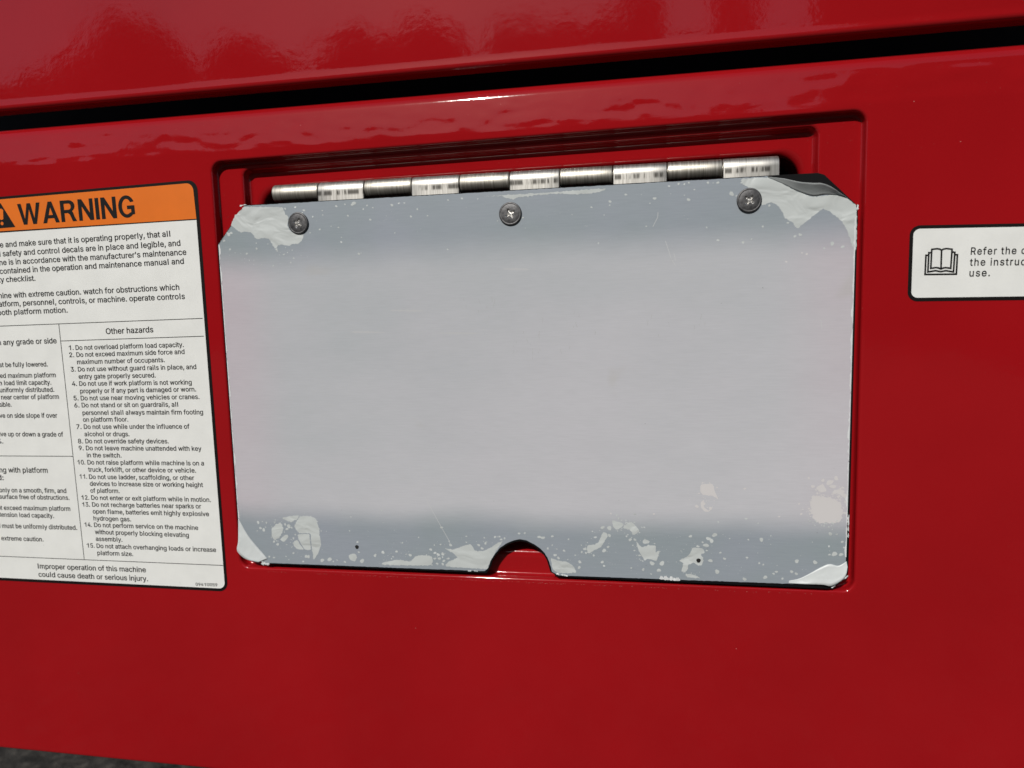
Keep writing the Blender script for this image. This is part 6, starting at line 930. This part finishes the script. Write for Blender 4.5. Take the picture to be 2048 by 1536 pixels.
warn = empty('warning_decal', 'large white decal headed by an orange WARNING band, left of the lid', 'decal')
def sheet(x0, z0, x1, z1, r, dz=0.0):
    return rrect(x0, z0, x1, z1, r, 8)
bm = bmesh.new(); poly(bm, rrect(-470, -155.1, -228.4, 69.0, 5.2, 10, ztl=64.6, zbr=-154.9), Y1)
link('border', bm, BORDER, warn)
bm = bmesh.new(); poly(bm, rrect(-468.5, -153.3, -230.0, 48.7, 3.6, 10, ztl=46.4, zbr=-153.1)[11:] + [(-230.0, 48.75)], Y2)
bm.free(); bm = bmesh.new()
face = [(-468.5, 46.6), (-468.5, -153.3)] + [(-233.6 + 3.6 * math.cos(a), -149.6 + 3.6 * math.sin(a)) for a in [math.radians(-90 + 9 * k) for k in range(11)]] + [(-230.3, 48.5)]
poly(bm, face, Y2); link('decal_face', bm, WHITE, warn)
band = [(-230.3, 49.1), (-230.8, 63.6)] + [(-234.6 + 3.8 * math.cos(a), 63.6 + 3.9 * math.sin(a)) for a in [math.radians(9 + 9 * k) for k in range(10)]] + [(-468.5, 63.2), (-468.5, 47.2)]
bm = bmesh.new(); poly(bm, band, Y2); link('header_band', bm, ORANGE, warn)
bm = bmesh.new(); poly(bm, [(-349.2, 63.4), (-350.2, 63.4), (-359.6, 49.6), (-341.2, 50.0)], Y3)
tri = link('warning_triangle', bm, INK, warn)
bm = bmesh.new()
poly(bm, [(-351.0, 59.6), (-349.2, 60.4), (-347.9, 59.6), (-348.4, 54.6), (-349.6, 54.2), (-350.6, 54.6)], Y3 - .06)
poly(bm, [(-349.5 + .95 * math.cos(a), 52.3 + .95 * math.sin(a)) for a in [2 * math.pi * k / 14 for k in range(14)]], Y3 - .06)
link('exclamation_mark', bm, ORANGE, tri)
def arc(cx, cz, rx, rz, a0, a1, n=16): return [(cx + rx * math.cos(math.radians(a0 + (a1 - a0) * k / n)), cz + rz * math.sin(math.radians(a0 + (a1 - a0) * k / n))) for k in range(n + 1)]
HEAVY = {   # heavy capitals: width, outlines (the second one is a counter), capital height 1
 'W': (1.20, [[(0, 1), (.195, 1), (.345, .27), (.50, 1), (.69, 1), (.845, .27), (.995, 1), (1.19, 1), (.94, 0), (.75, 0), (.595, .72), (.44, 0), (.25, 0)]]),
 'A': (.88, [[(0, 0), (.335, 1), (.525, 1), (.86, 0), (.66, 0), (.59, .215), (.27, .215), (.20, 0)], [(.32, .37), (.54, .37), (.43, .74)]]),
 'R': (.84, [[(0, 0), (0, 1), (.44, 1)] + arc(.44, .725, .30, .275, 90, -60, 12)[1:] + [(.64, .39), (.69, .22), (.80, 0), (.585, 0), (.50, .22), (.45, .34), (.36, .40), (.19, .40), (.19, 0)], [(.19, .845), (.42, .845)] + arc(.42, .70, .125, .145, 85, -85, 8) + [(.19, .555)]]),
 'N': (.79, [[(0, 0), (0, 1), (.195, 1), (.575, .345), (.575, 1), (.76, 1), (.76, 0), (.565, 0), (.185, .66), (.185, 0)]]),
 'I': (.22, [[(0, 0), (0, 1), (.19, 1), (.19, 0)]]),
 'G': (.84, [arc(.41, .5, .41, .515, 25, 312, 26) + [(.80, .13), (.80, .54), (.43, .54), (.43, .375), (.625, .375), (.625, .235)] + arc(.41, .5, .225, .355, 305, 32, 22)]),
}
bm = bmesh.new()
it = T_DATA['heading'][0]; pen = 0.0; total = sum(HEAVY[c][0] + .075 for c in it[0]) - .075 - .03
p0, p1 = Vector(it[1:3]), Vector(it[3:5]); d = (p1 - p0).normalized(); nn = Vector((-d.y, d.x)); kx = (p1 - p0).length / total
for c in it[0]:
    w_, outs = HEAVY[c]
    ring_fill(bm, [[tuple(p0 + d * ((pen + x) * kx) + nn * (z * 11.4)) for x, z in o] for o in outs], Y3)
    pen += w_ + .075
link('heading_text', bm, INK, warn)
lettering('instruction_text', T_DATA['para'], 3.05, Y3, INK, warn)
lettering('section_heading_text', T_DATA['other'], 3.15, Y3, INK, warn)
for it in T_DATA['sub'][:1], T_DATA['sub'][1:]: lettering('section_heading_text', it, 3.1, Y3, INK, warn)
lettering('hazard_list_text', T_DATA['list'], 2.62, Y3, INK, warn)
for it in T_DATA['left'][:9], T_DATA['left'][9:]: lettering('side_text', it, 2.7, Y3, INK, warn)
lettering('footer_text', T_DATA['foot'], 3.05, Y3, INK, warn)
lettering('serial_text', T_DATA['code'], 1.75, Y3, INK, warn)
bm = bmesh.new()
for a, b, c, d in RULES_DATA:
    if abs(a - c) > 40 and a < -340: a, b = -468, b + (b - d) / (c - a) * (468 + a)
    ribbon(bm, [(a, b), (c, d)], 0.36, Y3 + .01)
link('ruled_lines', bm, INK, warn)

info = empty('instruction_decal', 'small white decal with an open book symbol right of the lid', 'decal')
bm = bmesh.new(); poly(bm, rrect(116.0, -3.9, 226, 26.6, 4.2, 8, ztl=29.3, zbr=-5.4), Y1); link('border', bm, BORDER, info)
bm = bmesh.new(); poly(bm, rrect(117.5, -2.3, 224.6, 25.2, 2.7, 8, ztl=27.8, zbr=-3.8), Y2); link('decal_face', bm, WHITE, info)
bm = bmesh.new()
for i, l in enumerate(BOOK_DATA):
    if i == 0:
        out = []
        for a, b in zip(l, l[1:]): out += [a]
        ribbon(bm, out, 0.72, Y3, closed=True)
    else: ribbon(bm, l, 0.72, Y3 - (0.01 * i))
link('book_symbol', bm, INK, info)
lettering('instruction_text', T_DATA['refer'], 3.15, Y3, INK, info, space=0.07)
